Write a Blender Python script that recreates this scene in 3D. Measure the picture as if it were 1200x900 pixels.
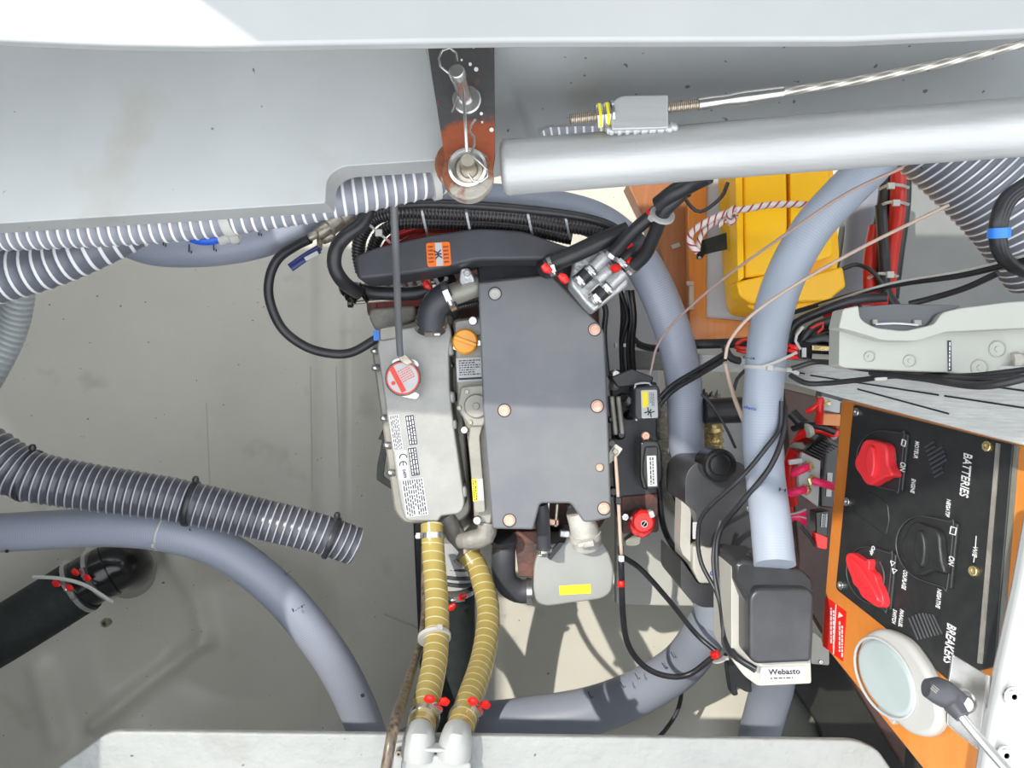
import bpy, bmesh, math, random
from mathutils import Vector, Matrix, noise
random.seed(7)
PI = math.pi
C = bpy.context.scene.collection
for o in list(bpy.data.objects): bpy.data.objects.remove(o)

# ---------------------------------------------------------------- camera, sky, sun, exposure
CAMZ = 2.1; F = 933.0
cam = bpy.data.cameras.new('camera'); co = bpy.data.objects.new('camera', cam); C.objects.link(co)
co.location = (0, 0, CAMZ); co.rotation_euler = (0, 0, 0)
cam.sensor_width = 36; cam.lens = 36 * F / 1200; cam.clip_start = .02
bpy.context.scene.camera = co
w = bpy.data.worlds.new('sky'); bpy.context.scene.world = w; w.use_nodes = True
bg = w.node_tree.nodes['Background']; bg.inputs[0].default_value = (.92, .955, 1, 1); bg.inputs[1].default_value = 2.2
sun = bpy.data.lights.new('sun', 'SUN'); so = bpy.data.objects.new('sun', sun); C.objects.link(so)
sun.energy = 2.7; sun.angle = math.radians(.6); sun.color = (1, .95, .86)
TOSUN = Vector((-.45, .33, .83)).normalized()
so.rotation_euler = TOSUN.to_track_quat('Z', 'Y').to_euler(); so.location = (-2, 1.5, 4)
vs = bpy.context.scene.view_settings
vs.view_transform = 'Standard'; vs.look = 'None'; vs.gamma = 1; vs.exposure = 0.38; vs.use_curve_mapping = False

# ---------------------------------------------------------------- materials
def mat(name, col, rough=.5, metal=0, col2=None, ns=8, bump=0, bs=60, coat=0, trans=0, stops=(.4, .65), aniso=None, spec=None):
    m = bpy.data.materials.new(name); m.use_nodes = True; nt = m.node_tree; N = nt.nodes; K = nt.links
    p = N['Principled BSDF']; p.inputs['Base Color'].default_value = (*col, 1)
    p.inputs['Roughness'].default_value = rough; p.inputs['Metallic'].default_value = metal
    p.inputs['Coat Weight'].default_value = coat; p.inputs['Transmission Weight'].default_value = trans
    if spec is not None: p.inputs['Specular IOR Level'].default_value = spec
    tc = N.new('ShaderNodeTexCoord'); src = tc.outputs['Object']
    if aniso:
        mp = N.new('ShaderNodeMapping'); mp.inputs['Scale'].default_value = aniso; K.new(src, mp.inputs[0]); src = mp.outputs[0]
    if col2 is not None:
        n = N.new('ShaderNodeTexNoise'); n.inputs['Scale'].default_value = ns; n.inputs['Detail'].default_value = 8
        n.inputs['Roughness'].default_value = .62; K.new(src, n.inputs['Vector'])
        r = N.new('ShaderNodeValToRGB'); r.color_ramp.elements[0].position = stops[0]; r.color_ramp.elements[1].position = stops[1]
        r.color_ramp.elements[0].color = (*col, 1); r.color_ramp.elements[1].color = (*col2, 1)
        K.new(n.outputs['Fac'], r.inputs[0]); K.new(r.outputs[0], p.inputs['Base Color'])
    if bump:
        b = N.new('ShaderNodeTexNoise'); b.inputs['Scale'].default_value = bs; b.inputs['Detail'].default_value = 4
        K.new(src, b.inputs['Vector'])
        u = N.new('ShaderNodeBump'); u.inputs['Strength'].default_value = bump; u.inputs['Distance'].default_value = .004
        K.new(b.outputs['Fac'], u.inputs['Height']); K.new(u.outputs[0], p.inputs['Normal'])
    return m
def gelcoat(name, a, b, c, rough=.45, speck=.012, bump=.25, bs=14):
    m = mat(name, a, rough, col2=b, ns=2.2, bump=bump, bs=bs, stops=(.35, .68))
    nt = m.node_tree; N = nt.nodes; K = nt.links; p = N['Principled BSDF']
    prev = p.inputs['Base Color'].links[0].from_socket; tc = N.new('ShaderNodeTexCoord')
    for sc, th, wd, col, fac in ((7, .63, .12, c, .55), (85, .70, .02, (.05, .045, .035), .8)):
        n = N.new('ShaderNodeTexNoise'); n.inputs['Scale'].default_value = sc; n.inputs['Detail'].default_value = 5 if sc < 20 else 1
        K.new(tc.outputs['Object'], n.inputs['Vector'])
        mr = N.new('ShaderNodeMapRange'); mr.inputs[1].default_value = th + (0 if sc < 20 else .06 - speck); mr.inputs[2].default_value = th + wd + (0 if sc < 20 else .06 - speck)
        mr.inputs[4].default_value = fac; K.new(n.outputs['Fac'], mr.inputs[0])
        x = N.new('ShaderNodeMix'); x.data_type = 'RGBA'; x.inputs['B'].default_value = (*col, 1)
        K.new(mr.outputs[0], x.inputs['Factor']); K.new(prev, x.inputs['A']); prev = x.outputs['Result']
    K.new(prev, p.inputs['Base Color']); return m
def striped(name, base, stripe, width, rough=.4, metal=0, soft=.04, trans=0):
    m = mat(name, base, rough, metal, trans=trans); nt = m.node_tree; N = nt.nodes; K = nt.links; p = N['Principled BSDF']
    uv = N.new('ShaderNodeUVMap'); sx = N.new('ShaderNodeSeparateXYZ'); K.new(uv.outputs[0], sx.inputs[0])
    fr = N.new('ShaderNodeMath'); fr.operation = 'FRACT'; K.new(sx.outputs[0], fr.inputs[0])
    sb = N.new('ShaderNodeMath'); sb.operation = 'SUBTRACT'; K.new(fr.outputs[0], sb.inputs[0]); sb.inputs[1].default_value = .5
    ab = N.new('ShaderNodeMath'); ab.operation = 'ABSOLUTE'; K.new(sb.outputs[0], ab.inputs[0])
    mr = N.new('ShaderNodeMapRange'); mr.inputs[1].default_value = .5 - width / 2 - soft; mr.inputs[2].default_value = .5 - width / 2
    K.new(ab.outputs[0], mr.inputs[0])
    tc = N.new('ShaderNodeTexCoord'); n = N.new('ShaderNodeTexNoise'); n.inputs['Scale'].default_value = 9; n.inputs['Detail'].default_value = 5; K.new(tc.outputs['Object'], n.inputs['Vector'])
    a = N.new('ShaderNodeMix'); a.data_type = 'RGBA'; a.inputs['A'].default_value = (*[c * .82 for c in base], 1); a.inputs['B'].default_value = (*[min(1, c * 1.2) for c in base], 1)
    K.new(n.outputs['Fac'], a.inputs['Factor'])
    x = N.new('ShaderNodeMix'); x.data_type = 'RGBA'; x.inputs['B'].default_value = (*stripe, 1)
    K.new(mr.outputs[0], x.inputs['Factor']); K.new(a.outputs['Result'], x.inputs['A']); K.new(x.outputs['Result'], p.inputs['Base Color'])
    return m
M = {
 'floor': gelcoat('hull_gelcoat', (.63, .61, .535), (.71, .69, .61), (.46, .42, .33), .33, -.022, .12, 9),
 'shelf': gelcoat('shelf_gelcoat', (.37, .385, .385), (.45, .465, .465), (.34, .32, .26), .4, -.012, .2, 10),
 'flange': gelcoat('flange_gelcoat', (.28, .30, .305), (.36, .375, .375), (.25, .24, .19), .42, .022, .3, 12),
 'ledge': gelcoat('ledge_gelcoat', (.25, .262, .258), (.34, .35, .335), (.22, .22, .20), .5, -.01, 1.0, 40),
 'deck': mat('white_gelcoat', (.34, .352, .352), .25, col2=(.38, .388, .388), ns=3, coat=.2),
 'wall': gelcoat('wall_gelcoat', (.46, .48, .48), (.54, .56, .56), (.42, .41, .38), .5, .006, .15, 20),
 'panelgrey': mat('painted_grey_panel', (.50, .52, .55), .5, col2=(.56, .58, .60), ns=5, bump=.05),
 'slat': mat('worn_grey_board', (.50, .51, .49), .6, col2=(.62, .63, .61), ns=30, aniso=(1, 12, 1), bump=.15),
 'stripehose': striped('grey_hose_white_spiral', (.13, .14, .17), (.72, .73, .74), .20, .35),
 'stripehose2': striped('light_grey_hose_white_spiral', (.25, .26, .30), (.80, .80, .80), .22, .35),
 'stripedark': striped('dark_grey_hose_spiral', (.06, .063, .078), (.36, .37, .40), .13, .28),
 'duct': striped('blue_grey_duct_hose', (.29, .315, .385), (.265, .29, .355), .35, .42, soft=.2),
 'ductlight': striped('pale_blue_duct_hose', (.335, .375, .445), (.32, .36, .43), .35, .42, soft=.2),
 'greyhose': striped('pale_grey_ribbed_hose', (.30, .33, .34), (.38, .41, .42), .3, .35, soft=.15),
 'amber': striped('amber_suction_hose', (.37, .285, .085), (.62, .57, .38), .05, .22, soft=.05),
 'loom': striped('black_split_loom', (.022, .020, .022), (.10, .09, .09), .2, .3),
 'redloom': mat('red_plastic_tube', (.42, .012, .012), .25, coat=.4),
 'black': mat('black_rubber', (.018, .019, .022), .38, col2=(.030, .031, .035), ns=30),
 'blackmatt': mat('matt_black_sleeve', (.012, .018, .018), .7, col2=(.022, .028, .028), ns=40, bump=.3, bs=150),
 'cover': mat('dark_grey_painted_steel', (.135, .142, .158), .42, metal=.1, col2=(.175, .18, .185), ns=6, bump=.05, bs=40),
 'guard': mat('charcoal_plastic', (.045, .047, .055), .45, col2=(.065, .067, .078), ns=9),
 'silver': mat('silver_engine_paint', (.29, .29, .275), .40, metal=.2, col2=(.35, .35, .33), ns=12, bump=.12, bs=90),
 'silver2': mat('warm_silver_engine_paint', (.27, .26, .225), .42, metal=.25, col2=(.35, .335, .295), ns=14, bump=.15, bs=90),
 'alu': mat('brushed_aluminium', (.42, .43, .43), .45, metal=.35, col2=(.52, .53, .53), ns=7, aniso=(1, 8, 8), bump=.08, bs=40, stops=(.3, .7)),
 'cast': mat('cast_aluminium', (.48, .49, .50), .38, metal=.6, col2=(.62, .63, .64), ns=30, bump=.35, bs=160),
 'steel': mat('stainless_steel', (.55, .55, .54), .25, metal=.9, col2=(.68, .67, .65), ns=20),
 'oldsteel': mat('dull_steel', (.34, .31, .26), .42, metal=.75, col2=(.52, .47, .38), ns=60),
 'castgrey': mat('stained_cast_grey', (.24, .23, .21), .6, metal=.2, col2=(.36, .34, .30), ns=18, bump=.5, bs=120),
 'rust': mat('rusty_painted_steel', (.06, .06, .06), .62, metal=.15, col2=(.30, .07, .025), ns=16, bump=.6, bs=70, stops=(.47, .56)),
 'rust2': mat('flaking_rust', (.22, .07, .03), .7, col2=(.34, .32, .27), ns=24, bump=.8, bs=90, stops=(.46, .54)),
 'block': mat('dark_rusty_iron', (.055, .036, .032), .6, col2=(.17, .065, .048), ns=22, bump=.5, bs=100),
 'redpaint': mat('red_painted_metal', (.16, .015, .012), .45, col2=(.25, .03, .02), ns=20),
 'copper': mat('copper_washer', (.62, .36, .26), .38, metal=.5, col2=(.72, .50, .40), ns=60),
 'white': mat('white_plastic', (.47, .47, .455), .4),
 'label': mat('white_sticker', (.50, .515, .515), .4, col2=(.46, .475, .475), ns=20),
 'cream': mat('cream_plastic', (.42, .405, .365), .45, col2=(.46, .445, .405), ns=10),
 'beige': mat('beige_enclosure_plastic', (.36, .37, .33), .38, col2=(.39, .40, .355), ns=4),
 'yellow': mat('yellow_plastic', (.95, .50, .003), .34, col2=(.98, .55, .006), ns=6),
 'yellowlab': mat('yellow_sticker', (.88, .72, .02), .4),
 'orange': mat('orange_plastic_cap', (.90, .36, .01), .3, coat=.3),
 'orangelab': mat('orange_sticker', (.82, .16, .01), .35),
 'wood': mat('orange_varnished_wood', (.62, .20, .035), .35, col2=(.72, .26, .05), ns=10, aniso=(10, 1, 1), coat=.3, stops=(.3, .7)),
 'wood2': mat('brown_varnished_wood', (.34, .125, .045), .4, col2=(.44, .18, .07), ns=12, aniso=(10, 1, 1), stops=(.3, .7)),
 'darkwood': mat('dark_brown_board', (.055, .030, .026), .5, col2=(.085, .045, .036), ns=8),
 'floorshade': mat('painted_floor_shade', (.018, .018, .016), .55, col2=(.03, .03, .027), ns=6),
 'olive': mat('olive_grey_board', (.16, .165, .14), .6, col2=(.20, .205, .175), ns=6),
 'panel': mat('black_panel_plastic', (.020, .022, .023), .42, col2=(.028, .030, .030), ns=50, bump=.08, bs=400),
 'blackgloss': mat('glossy_black_plastic', (.012, .012, .013), .18),
 'blower': mat('satin_black_housing', (.035, .036, .040), .34, col2=(.055, .056, .06), ns=16),
 'red': mat('red_plastic', (.78, .015, .012), .32, coat=.2),
 'redknob': mat('coral_red_knob', (.82, .035, .045), .35, coat=.15),
 'redlab': mat('red_sticker', (.76, .02, .012), .4),
 'pink': mat('pink_red_insulation', (.85, .02, .13), .35),
 'redcable': mat('red_cable', (.55, .022, .012), .35),
 'blue': mat('blue_plastic', (.02, .11, .62), .35),
 'bluetape': mat('bright_blue_tape', (.03, .22, .75), .35),
 'navy': mat('navy_handle', (.012, .018, .12), .3),
 'ink': mat('dark_print', (.015, .015, .03), .5),
 'blueink': mat('blue_print', (.02, .06, .32), .5),
 'redink': mat('red_print', (.75, .05, .03), .45),
 'whiteink': mat('white_print', (.75, .76, .76), .45),
 'rope': striped('red_and_white_rope', (.72, .68, .64), (.42, .03, .05), .22, .7),
 'cord': mat('pinkish_thin_cord', (.42, .31, .27), .6),
 'cord2': mat('tan_cord', (.52, .40, .32), .6),
 'wire': striped('twisted_steel_wire', (.34, .32, .28), (.62, .59, .53), .5, .3, metal=.6, soft=.25),
 'thread': striped('threaded_steel', (.16, .12, .09), (.48, .41, .33), .4, .35, metal=.6, soft=.2),
 'foil': mat('crumpled_gold_foil', (.60, .46, .18), .22, metal=.75, col2=(.75, .66, .42), ns=30, bump=1.0, bs=70),
 'braid': mat('braided_grey_sleeve', (.40, .385, .32), .6, col2=(.58, .56, .48), ns=90, bump=.9, bs=260),
 'lamp': mat('frosted_lamp_glass', (.36, .43, .43), .25, col2=(.44, .50, .50), ns=3),
 'smoked': mat('smoked_clear_plastic', (.06, .065, .07), .12),
 'tank': mat('silver_grey_plastic_tank', (.33, .34, .33), .42, col2=(.37, .38, .365), ns=8),
 'neck': mat('pale_rubber_neck', (.55, .54, .50), .45, col2=(.42, .40, .37), ns=40),
 'brownpipe': mat('worn_brown_pipe', (.055, .04, .03), .3, col2=(.22, .17, .12), ns=30, aniso=(4, 1, 4)),
 'caulk': mat('white_seal', (.50, .50, .465), .5),
 'boardgrey': mat('grey_green_board', (.20, .21, .21), .6, col2=(.235, .245, .24), ns=5),
}

def rust_plate(m):
    nt = m.node_tree; N = nt.nodes; K = nt.links
    n = [x for x in N if x.type == 'TEX_NOISE' and x.outputs['Fac'].links and x.outputs['Fac'].links[0].to_node.type == 'VALTORGB'][0]
    ramp = n.outputs['Fac'].links[0].to_node; tc = N.new('ShaderNodeTexCoord'); sx = N.new('ShaderNodeSeparateXYZ'); K.new(tc.outputs['Object'], sx.inputs[0])
    mr = N.new('ShaderNodeMapRange'); mr.inputs[1].default_value = .06; mr.inputs[2].default_value = -.05; mr.inputs[3].default_value = -.13; mr.inputs[4].default_value = .10
    K.new(sx.outputs[1], mr.inputs[0]); ad = N.new('ShaderNodeMath'); K.new(n.outputs['Fac'], ad.inputs[0]); K.new(mr.outputs[0], ad.inputs[1]); K.new(ad.outputs[0], ramp.inputs[0])
rust_plate(M['rust'])

# ---------------------------------------------------------------- geometry helpers
WL = {}
def s_(z): return (CAMZ - z) / F
def P(x, y, z): s = s_(z); return Vector(((x - 600) * s, (450 - y) * s, z))
class Pl:                                   # a plane; pt() puts a photograph position on it
    def __init__(s, o, u, v):
        s.o = Vector(o); s.u = Vector(u).normalized(); s.n = s.u.cross(Vector(v)).normalized(); s.v = s.n.cross(s.u)
    def pt(s, x, y, off=0):
        d = Vector(((x - 600) / F, (450 - y) / F, -1)); c = Vector((0, 0, CAMZ)); o = s.o + s.n * off
        return c + d * ((o - c).dot(s.n) / d.dot(s.n))
def H(z): return Pl((0, 0, z), (1, 0, 0), (0, 1, 0))
def rnd(pts, r, k=4):
    out = []; n = len(pts)
    for i in range(n):
        a, b, c = Vector(pts[i - 1]), Vector(pts[i]), Vector(pts[(i + 1) % n])
        ri = r[i] if isinstance(r, (list, tuple)) else r
        la, lc = (a - b).length, (c - b).length; q = min(ri, la * .48, lc * .48)
        if q < .05: out.append(tuple(b)); continue
        p0 = b + (a - b) / la * q; p2 = b + (c - b) / lc * q
        for j in range(k + 1):
            t = j / k; out.append(tuple(p0 * (1 - t) ** 2 + b * 2 * t * (1 - t) + p2 * t * t))
    return out
def rect(cx, cy, w, h, a=0):
    ca, sa = math.cos(math.radians(a)), math.sin(math.radians(a))
    return [(cx + x * ca - y * sa, cy + x * sa + y * ca) for x, y in ((-w/2, -h/2), (w/2, -h/2), (w/2, h/2), (-w/2, h/2))]
def ell(cx, cy, rx, ry, a=0, n=32):
    ca, sa = math.cos(math.radians(a)), math.sin(math.radians(a))
    return [(cx + rx*math.cos(t)*ca - ry*math.sin(t)*sa, cy + rx*math.cos(t)*sa + ry*math.sin(t)*ca) for t in [2*PI*i/n for i in range(n)]]
def spline(pts, step):
    pts = [Vector(p) for p in pts]
    if len(pts) == 2: pts = [pts[0], (pts[0] + pts[1]) / 2, pts[1]]
    q = [pts[0] * 2 - pts[1]] + pts + [pts[-1] * 2 - pts[-2]]; out = []
    for i in range(1, len(q) - 2):
        a, b, c, d = q[i-1:i+3]; k = 24
        for j in range(k):
            t = j / k
            out.append(.5 * ((2*b) + (c-a)*t + (2*a-5*b+4*c-d)*t*t + (3*b-a-3*c+d)*t**3))
    out.append(pts[-1])
    L = [0]
    for i in range(1, len(out)): L.append(L[-1] + (out[i] - out[i-1]).length)
    n = max(2, int(L[-1] / step)); res = []; j = 0
    for i in range(n + 1):
        t = L[-1] * i / n
        while j < len(L) - 2 and L[j+1] < t: j += 1
        f = (t - L[j]) / max(1e-9, L[j+1] - L[j]); res.append((out[j].lerp(out[j+1], f), t))
    return res
class MB:
    def __init__(s): s.v = []; s.f = []; s.uv = []
    def add(s, vs, fs, uvs=None):
        k = len(s.v); s.v += [Vector(v) for v in vs]; s.f += [tuple(i + k for i in f) for f in fs]
        s.uv += uvs if uvs else [None] * len(fs); return s
    def plate(s, pl, pts, off, th, taper=1):
        if not isinstance(pl, Pl): pl = H(pl)
        t = [pl.pt(x, y, off) for x, y in pts]; n = len(t); c = sum(t, Vector()) / n
        b = [c + (p - c) * taper - pl.n * th for p in t]
        return s.add(t + b, [tuple(range(n)), tuple(range(2*n-1, n-1, -1))] + [(i, (i+1) % n, n + (i+1) % n, n + i) for i in range(n)])
    def polyz(s, pts, th):                  # corners with their own heights
        t = [P(*p) for p in pts]; n = len(t); b = [p - Vector((0, 0, th)) for p in t]
        return s.add(t + b, [tuple(range(n)), tuple(range(2*n-1, n-1, -1))] + [(i, (i+1) % n, n + (i+1) % n, n + i) for i in range(n)])
    def lathe(s, c, ax, prof, n=24):
        ax = Vector(ax).normalized(); a = ax.orthogonal().normalized(); b = ax.cross(a); vs = []; fs = []
        for r, h in prof:
            for j in range(n):
                t = 2*PI*j/n; vs.append(c + ax*h + (a*math.cos(t) + b*math.sin(t)) * r)
        for i in range(len(prof) - 1):
            for j in range(n): fs.append((i*n+j, i*n+(j+1) % n, (i+1)*n+(j+1) % n, (i+1)*n+j))
        fs.append(tuple(range(n-1, -1, -1))); fs.append(tuple((len(prof)-1)*n + j for j in range(n)))
        return s.add(vs, fs)
    def disc(s, pl, x, y, r, h0, h1, n=24, ch=0):
        if not isinstance(pl, Pl): pl = H(pl)
        c = pl.pt(x, y, h1) - pl.n * h1
        pr = [(r, h0), (r, h1 - ch), (r - ch, h1)] if ch else [(r, h0), (r, h1)]
        return s.lathe(c, pl.n, pr, n)
    def box(s, c, size, R=None):
        R = R or Matrix.Identity(3); x, y, z = [a / 2 for a in size]
        vs = [c + R @ Vector((i*x, j*y, k*z)) for i in (-1, 1) for j in (-1, 1) for k in (-1, 1)]
        return s.add(vs, [(0,1,3,2), (4,6,7,5), (0,4,5,1), (2,3,7,6), (0,2,6,4), (1,5,7,3)])
    def tube(s, pts, r, n=16, pitch=None, amp=0, starts=1, step=None, rs=None, cap=True, flat=1):
        step = step or (pitch / starts / 6 if amp else .008); sp = spline(pts, step); m = len(sp)
        tot = sp[-1][1]; pr = pitch or .004
        tg = [(sp[min(i+1, m-1)][0] - sp[max(i-1, 0)][0]).normalized() for i in range(m)]
        a = Vector((0, 0, 1)); a = (a - tg[0]*a.dot(tg[0])); a = a.normalized() if a.length > .1 else tg[0].orthogonal().normalized()
        vs = []; fs = []; uvs = []
        for i, (p, l) in enumerate(sp):
            a = (a - tg[i]*a.dot(tg[i])).normalized(); b = tg[i].cross(a)
            rr = r
            if rs: f = l / tot * (len(rs) - 1); k = min(int(f), len(rs) - 2); rr = r * (rs[k] + (rs[k+1] - rs[k]) * (f - k))
            for j in range(n):
                t = 2*PI*j/n; q = rr
                if amp: q = rr * (1 - amp) + rr * amp * (max(0, math.cos(2*PI*(l/pr + starts*j/n))) ** 1.5 if amp else 0)
                vs.append(p + a*math.cos(t)*q*flat + b*math.sin(t)*q)
        for i in range(m - 1):
            for j in range(n):
                fs.append((i*n+j, i*n+(j+1) % n, (i+1)*n+(j+1) % n, (i+1)*n+j))
                u0, u1 = sp[i][1]/pr, sp[i+1][1]/pr; h0, h1 = starts*j/n, starts*(j+1)/n
                uvs.append(((u0+h0, j/n), (u0+h1, (j+1)/n), (u1+h1, (j+1)/n), (u1+h0, j/n)))
        if cap: fs += [tuple(range(n-1, -1, -1)), tuple((m-1)*n + j for j in range(n))]; uvs += [None, None]
        return s.add(vs, fs, uvs)
def ob(name, mb, m, parent=None, bev=0, seg=2, label=None, cat=None, group=None, kind=None, sm=40, normals=True):
    lo = Vector([min(v[i] for v in mb.v) for i in range(3)]); hi = Vector([max(v[i] for v in mb.v) for i in range(3)])
    c = (lo + hi) / 2
    if not parent: c.z = lo.z
    me = bpy.data.meshes.new(name); me.from_pydata([v - c for v in mb.v], [], mb.f)
    if any(u for u in mb.uv):
        ul = me.uv_layers.new(name='UVMap'); i = 0; flat = []
        for f, u in zip(mb.f, mb.uv):
            for k in range(len(f)): flat += list(u[k]) if u else [.5, 0]
        ul.data.foreach_set('uv', flat)
    if normals:
        b = bmesh.new(); b.from_mesh(me); bmesh.ops.recalc_face_normals(b, faces=b.faces); b.to_mesh(me); b.free()
    me.shade_smooth(); me.set_sharp_from_angle(angle=math.radians(sm))
    me.materials.append(M[m] if isinstance(m, str) else m)
    o = bpy.data.objects.new(name, me); C.objects.link(o)
    if parent: o.parent = parent; o.location = c - WL[parent]
    else: o.location = c
    WL[o] = c
    if bev:
        d = o.modifiers.new('bevel', 'BEVEL'); d.width = bev; d.segments = seg; d.limit_method = 'ANGLE'; d.angle_limit = math.radians(35)
    if label: o['label'] = label
    if cat: o['category'] = cat
    if group: o['group'] = group
    if kind: o['kind'] = kind
    return o
def thing(name, label, cat, loc, group=None):
    o = bpy.data.objects.new(name, None); C.objects.link(o); o.location = loc; WL[o] = Vector(loc); o.empty_display_size = .05
    o['label'] = label; o['category'] = cat
    if group: o['group'] = group
    return o
TC = {}
def tmesh(t, shear=0):
    if (t, shear) not in TC:
        cu = bpy.data.curves.new('t', 'FONT'); cu.body = t; cu.size = 1; cu.extrude = .02; cu.shear = shear; cu.resolution_u = 3; cu.offset = .007
        o = bpy.data.objects.new('t', cu); C.objects.link(o); bpy.context.view_layer.update()
        me = bpy.data.meshes.new_from_object(o.evaluated_get(bpy.context.evaluated_depsgraph_get()))
        vs = [v.co.copy() for v in me.vertices]; fs = [tuple(p.vertices) for p in me.polygons]
        bpy.data.objects.remove(o); bpy.data.curves.remove(cu); bpy.data.meshes.remove(me)
        lo = [min(v[i] for v in vs) for i in (0, 1)]; hi = [max(v[i] for v in vs) for i in (0, 1)]
        TC[(t, shear)] = ([Vector((v.x - (lo[0]+hi[0])/2, v.y - (lo[1]+hi[1])/2, v.z)) for v in vs], fs, hi[0]-lo[0], hi[1]-lo[1])
    return TC[(t, shear)]
def text(mb, pl, t, x, y, h, ang=0, off=.001, wd=None, shear=0, thick=.0006):
    """lettering centred on photograph position x,y; h and wd in photograph pixels; ang clockwise"""
    if not isinstance(pl, Pl): pl = H(pl)
    vs, fs, tw, th = tmesh(t, shear); c = pl.pt(x, y, off); k = s_(c.z)
    a = math.radians(-ang); u = pl.u*math.cos(a) + pl.v*math.sin(a); v = pl.n.cross(u)
    sy = h*k/th; sx = (wd*k/tw) if wd else sy
    return mb.add([c + u*p.x*sx + v*p.y*sy + pl.n*(p.z*thick/.02) for p in vs], fs)
def fine(mb, pl, x0, y0, x1, y1, rows, ang=0, off=.0008, fill=.85):
    """rows of unreadable small print inside a box whose axes are turned by ang about its centre"""
    if not isinstance(pl, Pl): pl = H(pl)
    cx, cy, w_, h_ = (x0+x1)/2, (y0+y1)/2, x1-x0, y1-y0; ca, sa = math.cos(math.radians(ang)), math.sin(math.radians(ang))
    for i in range(rows):
        ly = -h_/2 + h_*(i+.5)/rows; lx = -w_/2; end = w_/2 * (1 if random.random() < fill else .5)
        while lx < end:
            ww = random.uniform(.05, .16) * w_; e = min(lx + ww, end); m_ = (lx+e)/2
            mb.plate(pl, rect(cx + m_*ca - ly*sa, cy + m_*sa + ly*ca, e-lx, h_/rows*.45, ang), off, .0003); lx = e + .03*w_ + .3
    return mb
def sticker(parent, pl, cx, cy, w_, h_, ang, m, off=.001, name='sticker', r=0, label=None):
    pts = rect(cx, cy, w_, h_, ang); pts = rnd(pts, r) if r else pts
    return ob(name, MB().plate(pl, pts, off, .0008), m, parent, label=label)
def bolt(parent, pl, x, y, r, h, m='steel', name='bolt', hexa=True, off=0, washer=None, label=None):
    if not isinstance(pl, Pl): pl = H(pl)
    mb = MB(); c = pl.pt(x, y, off + h) - pl.n*h
    if washer: mb.lathe(c, pl.n, [(r*washer, -.001), (r*washer, .0015)], 20)
    mb.lathe(c, pl.n, [(r, -.001), (r, h*.8), (r*.85, h), (r*.42, h), (r*.4, h*.5)], 6 if hexa else 18)
    return ob(name, mb, m, parent, sm=30, label=label)
def sweep(name, pts, r, m, label, cat, group=None, parent=None, **k):
    return ob(name, MB().tube([P(*p) for p in pts], r, **k), m, parent, label=label, cat=cat, group=group, sm=70, normals=False)
def clamp(parent, p, q, r, m='steel', wings=None, wa=0, name='hose_clamp'):
    """worm-drive band round a hose; p = photo position (x,y,z) of its centre, q = a second position giving the axis"""
    c = P(*p); ax = (P(*q) - c).normalized()
    b = ob(name, MB().lathe(c - ax*.005, ax, [(r*1.0, 0), (r*1.07, 0), (r*1.07, .010 if r > .016 else .006), (r*1.0, .010 if r > .016 else .006)], 28), m, parent)
    side = Vector((0, 0, 1)).cross(ax).normalized(); up = ax.cross(side)
    t = math.radians(wa); d = side*math.cos(t) + up*math.sin(t)
    e = ax.cross(d); R = Matrix((d, e, ax)).transposed()
    f = .6 if r < .016 else 1; mb = MB().box(c + d*(r*1.07 + .003*f), (.007*f, .020*f, .010*f), R).lathe(c + d*(r*1.07+.004*f) + e*.008*f, e, [(.0048*f, 0), (.0048*f, .008*f), (.0035*f, .010*f)], 10)
    def sub(nm, mb_, m_):
        if WLD(parent) < 1: ob(nm, mb_, m_, b)
        else: ob(nm, mb_, m_, parent)
    sub('clamp_screw', mb, m)
    if wings:
        for sgn in (-1, 1):
            w1 = c + d*(r*1.07+.012) + e*(.006*sgn + .006) + ax*.007*sgn
            sub('clamp_wing', MB().tube([w1 - e*.002*sgn - ax*.002*sgn, w1 + e*.006*sgn + ax*.004*sgn, w1 + e*.013*sgn + ax*.007*sgn], .0062, n=12, rs=[.6, 1.15, .8], step=.002, flat=.55), wings)
    return b
def WLD(o):
    d = 0
    while o.parent: o = o.parent; d += 1
    return d
def tie(parent, p, q, r, m='white', head=60, name='cable_tie', wd=.005, tail=0):
    c = P(*p); ax = (P(*q) - c).normalized(); mb = MB()
    mb.lathe(c - ax*wd/2, ax, [(r, 0), (r + .0015, 0), (r + .0015, wd), (r, wd)], 24)
    side = Vector((0, 0, 1)).cross(ax).normalized(); up = ax.cross(side); t = math.radians(head); d = side*math.cos(t) + up*math.sin(t)
    R = Matrix((d, ax.cross(d), ax)).transposed(); mb.box(c + d*(r+.003), (.006, .008, wd*1.5), R)
    if tail: mb.box(c + d*(r + tail/2), (tail, .0015, wd*.8), R)
    return ob(name, mb, m, parent)

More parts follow.
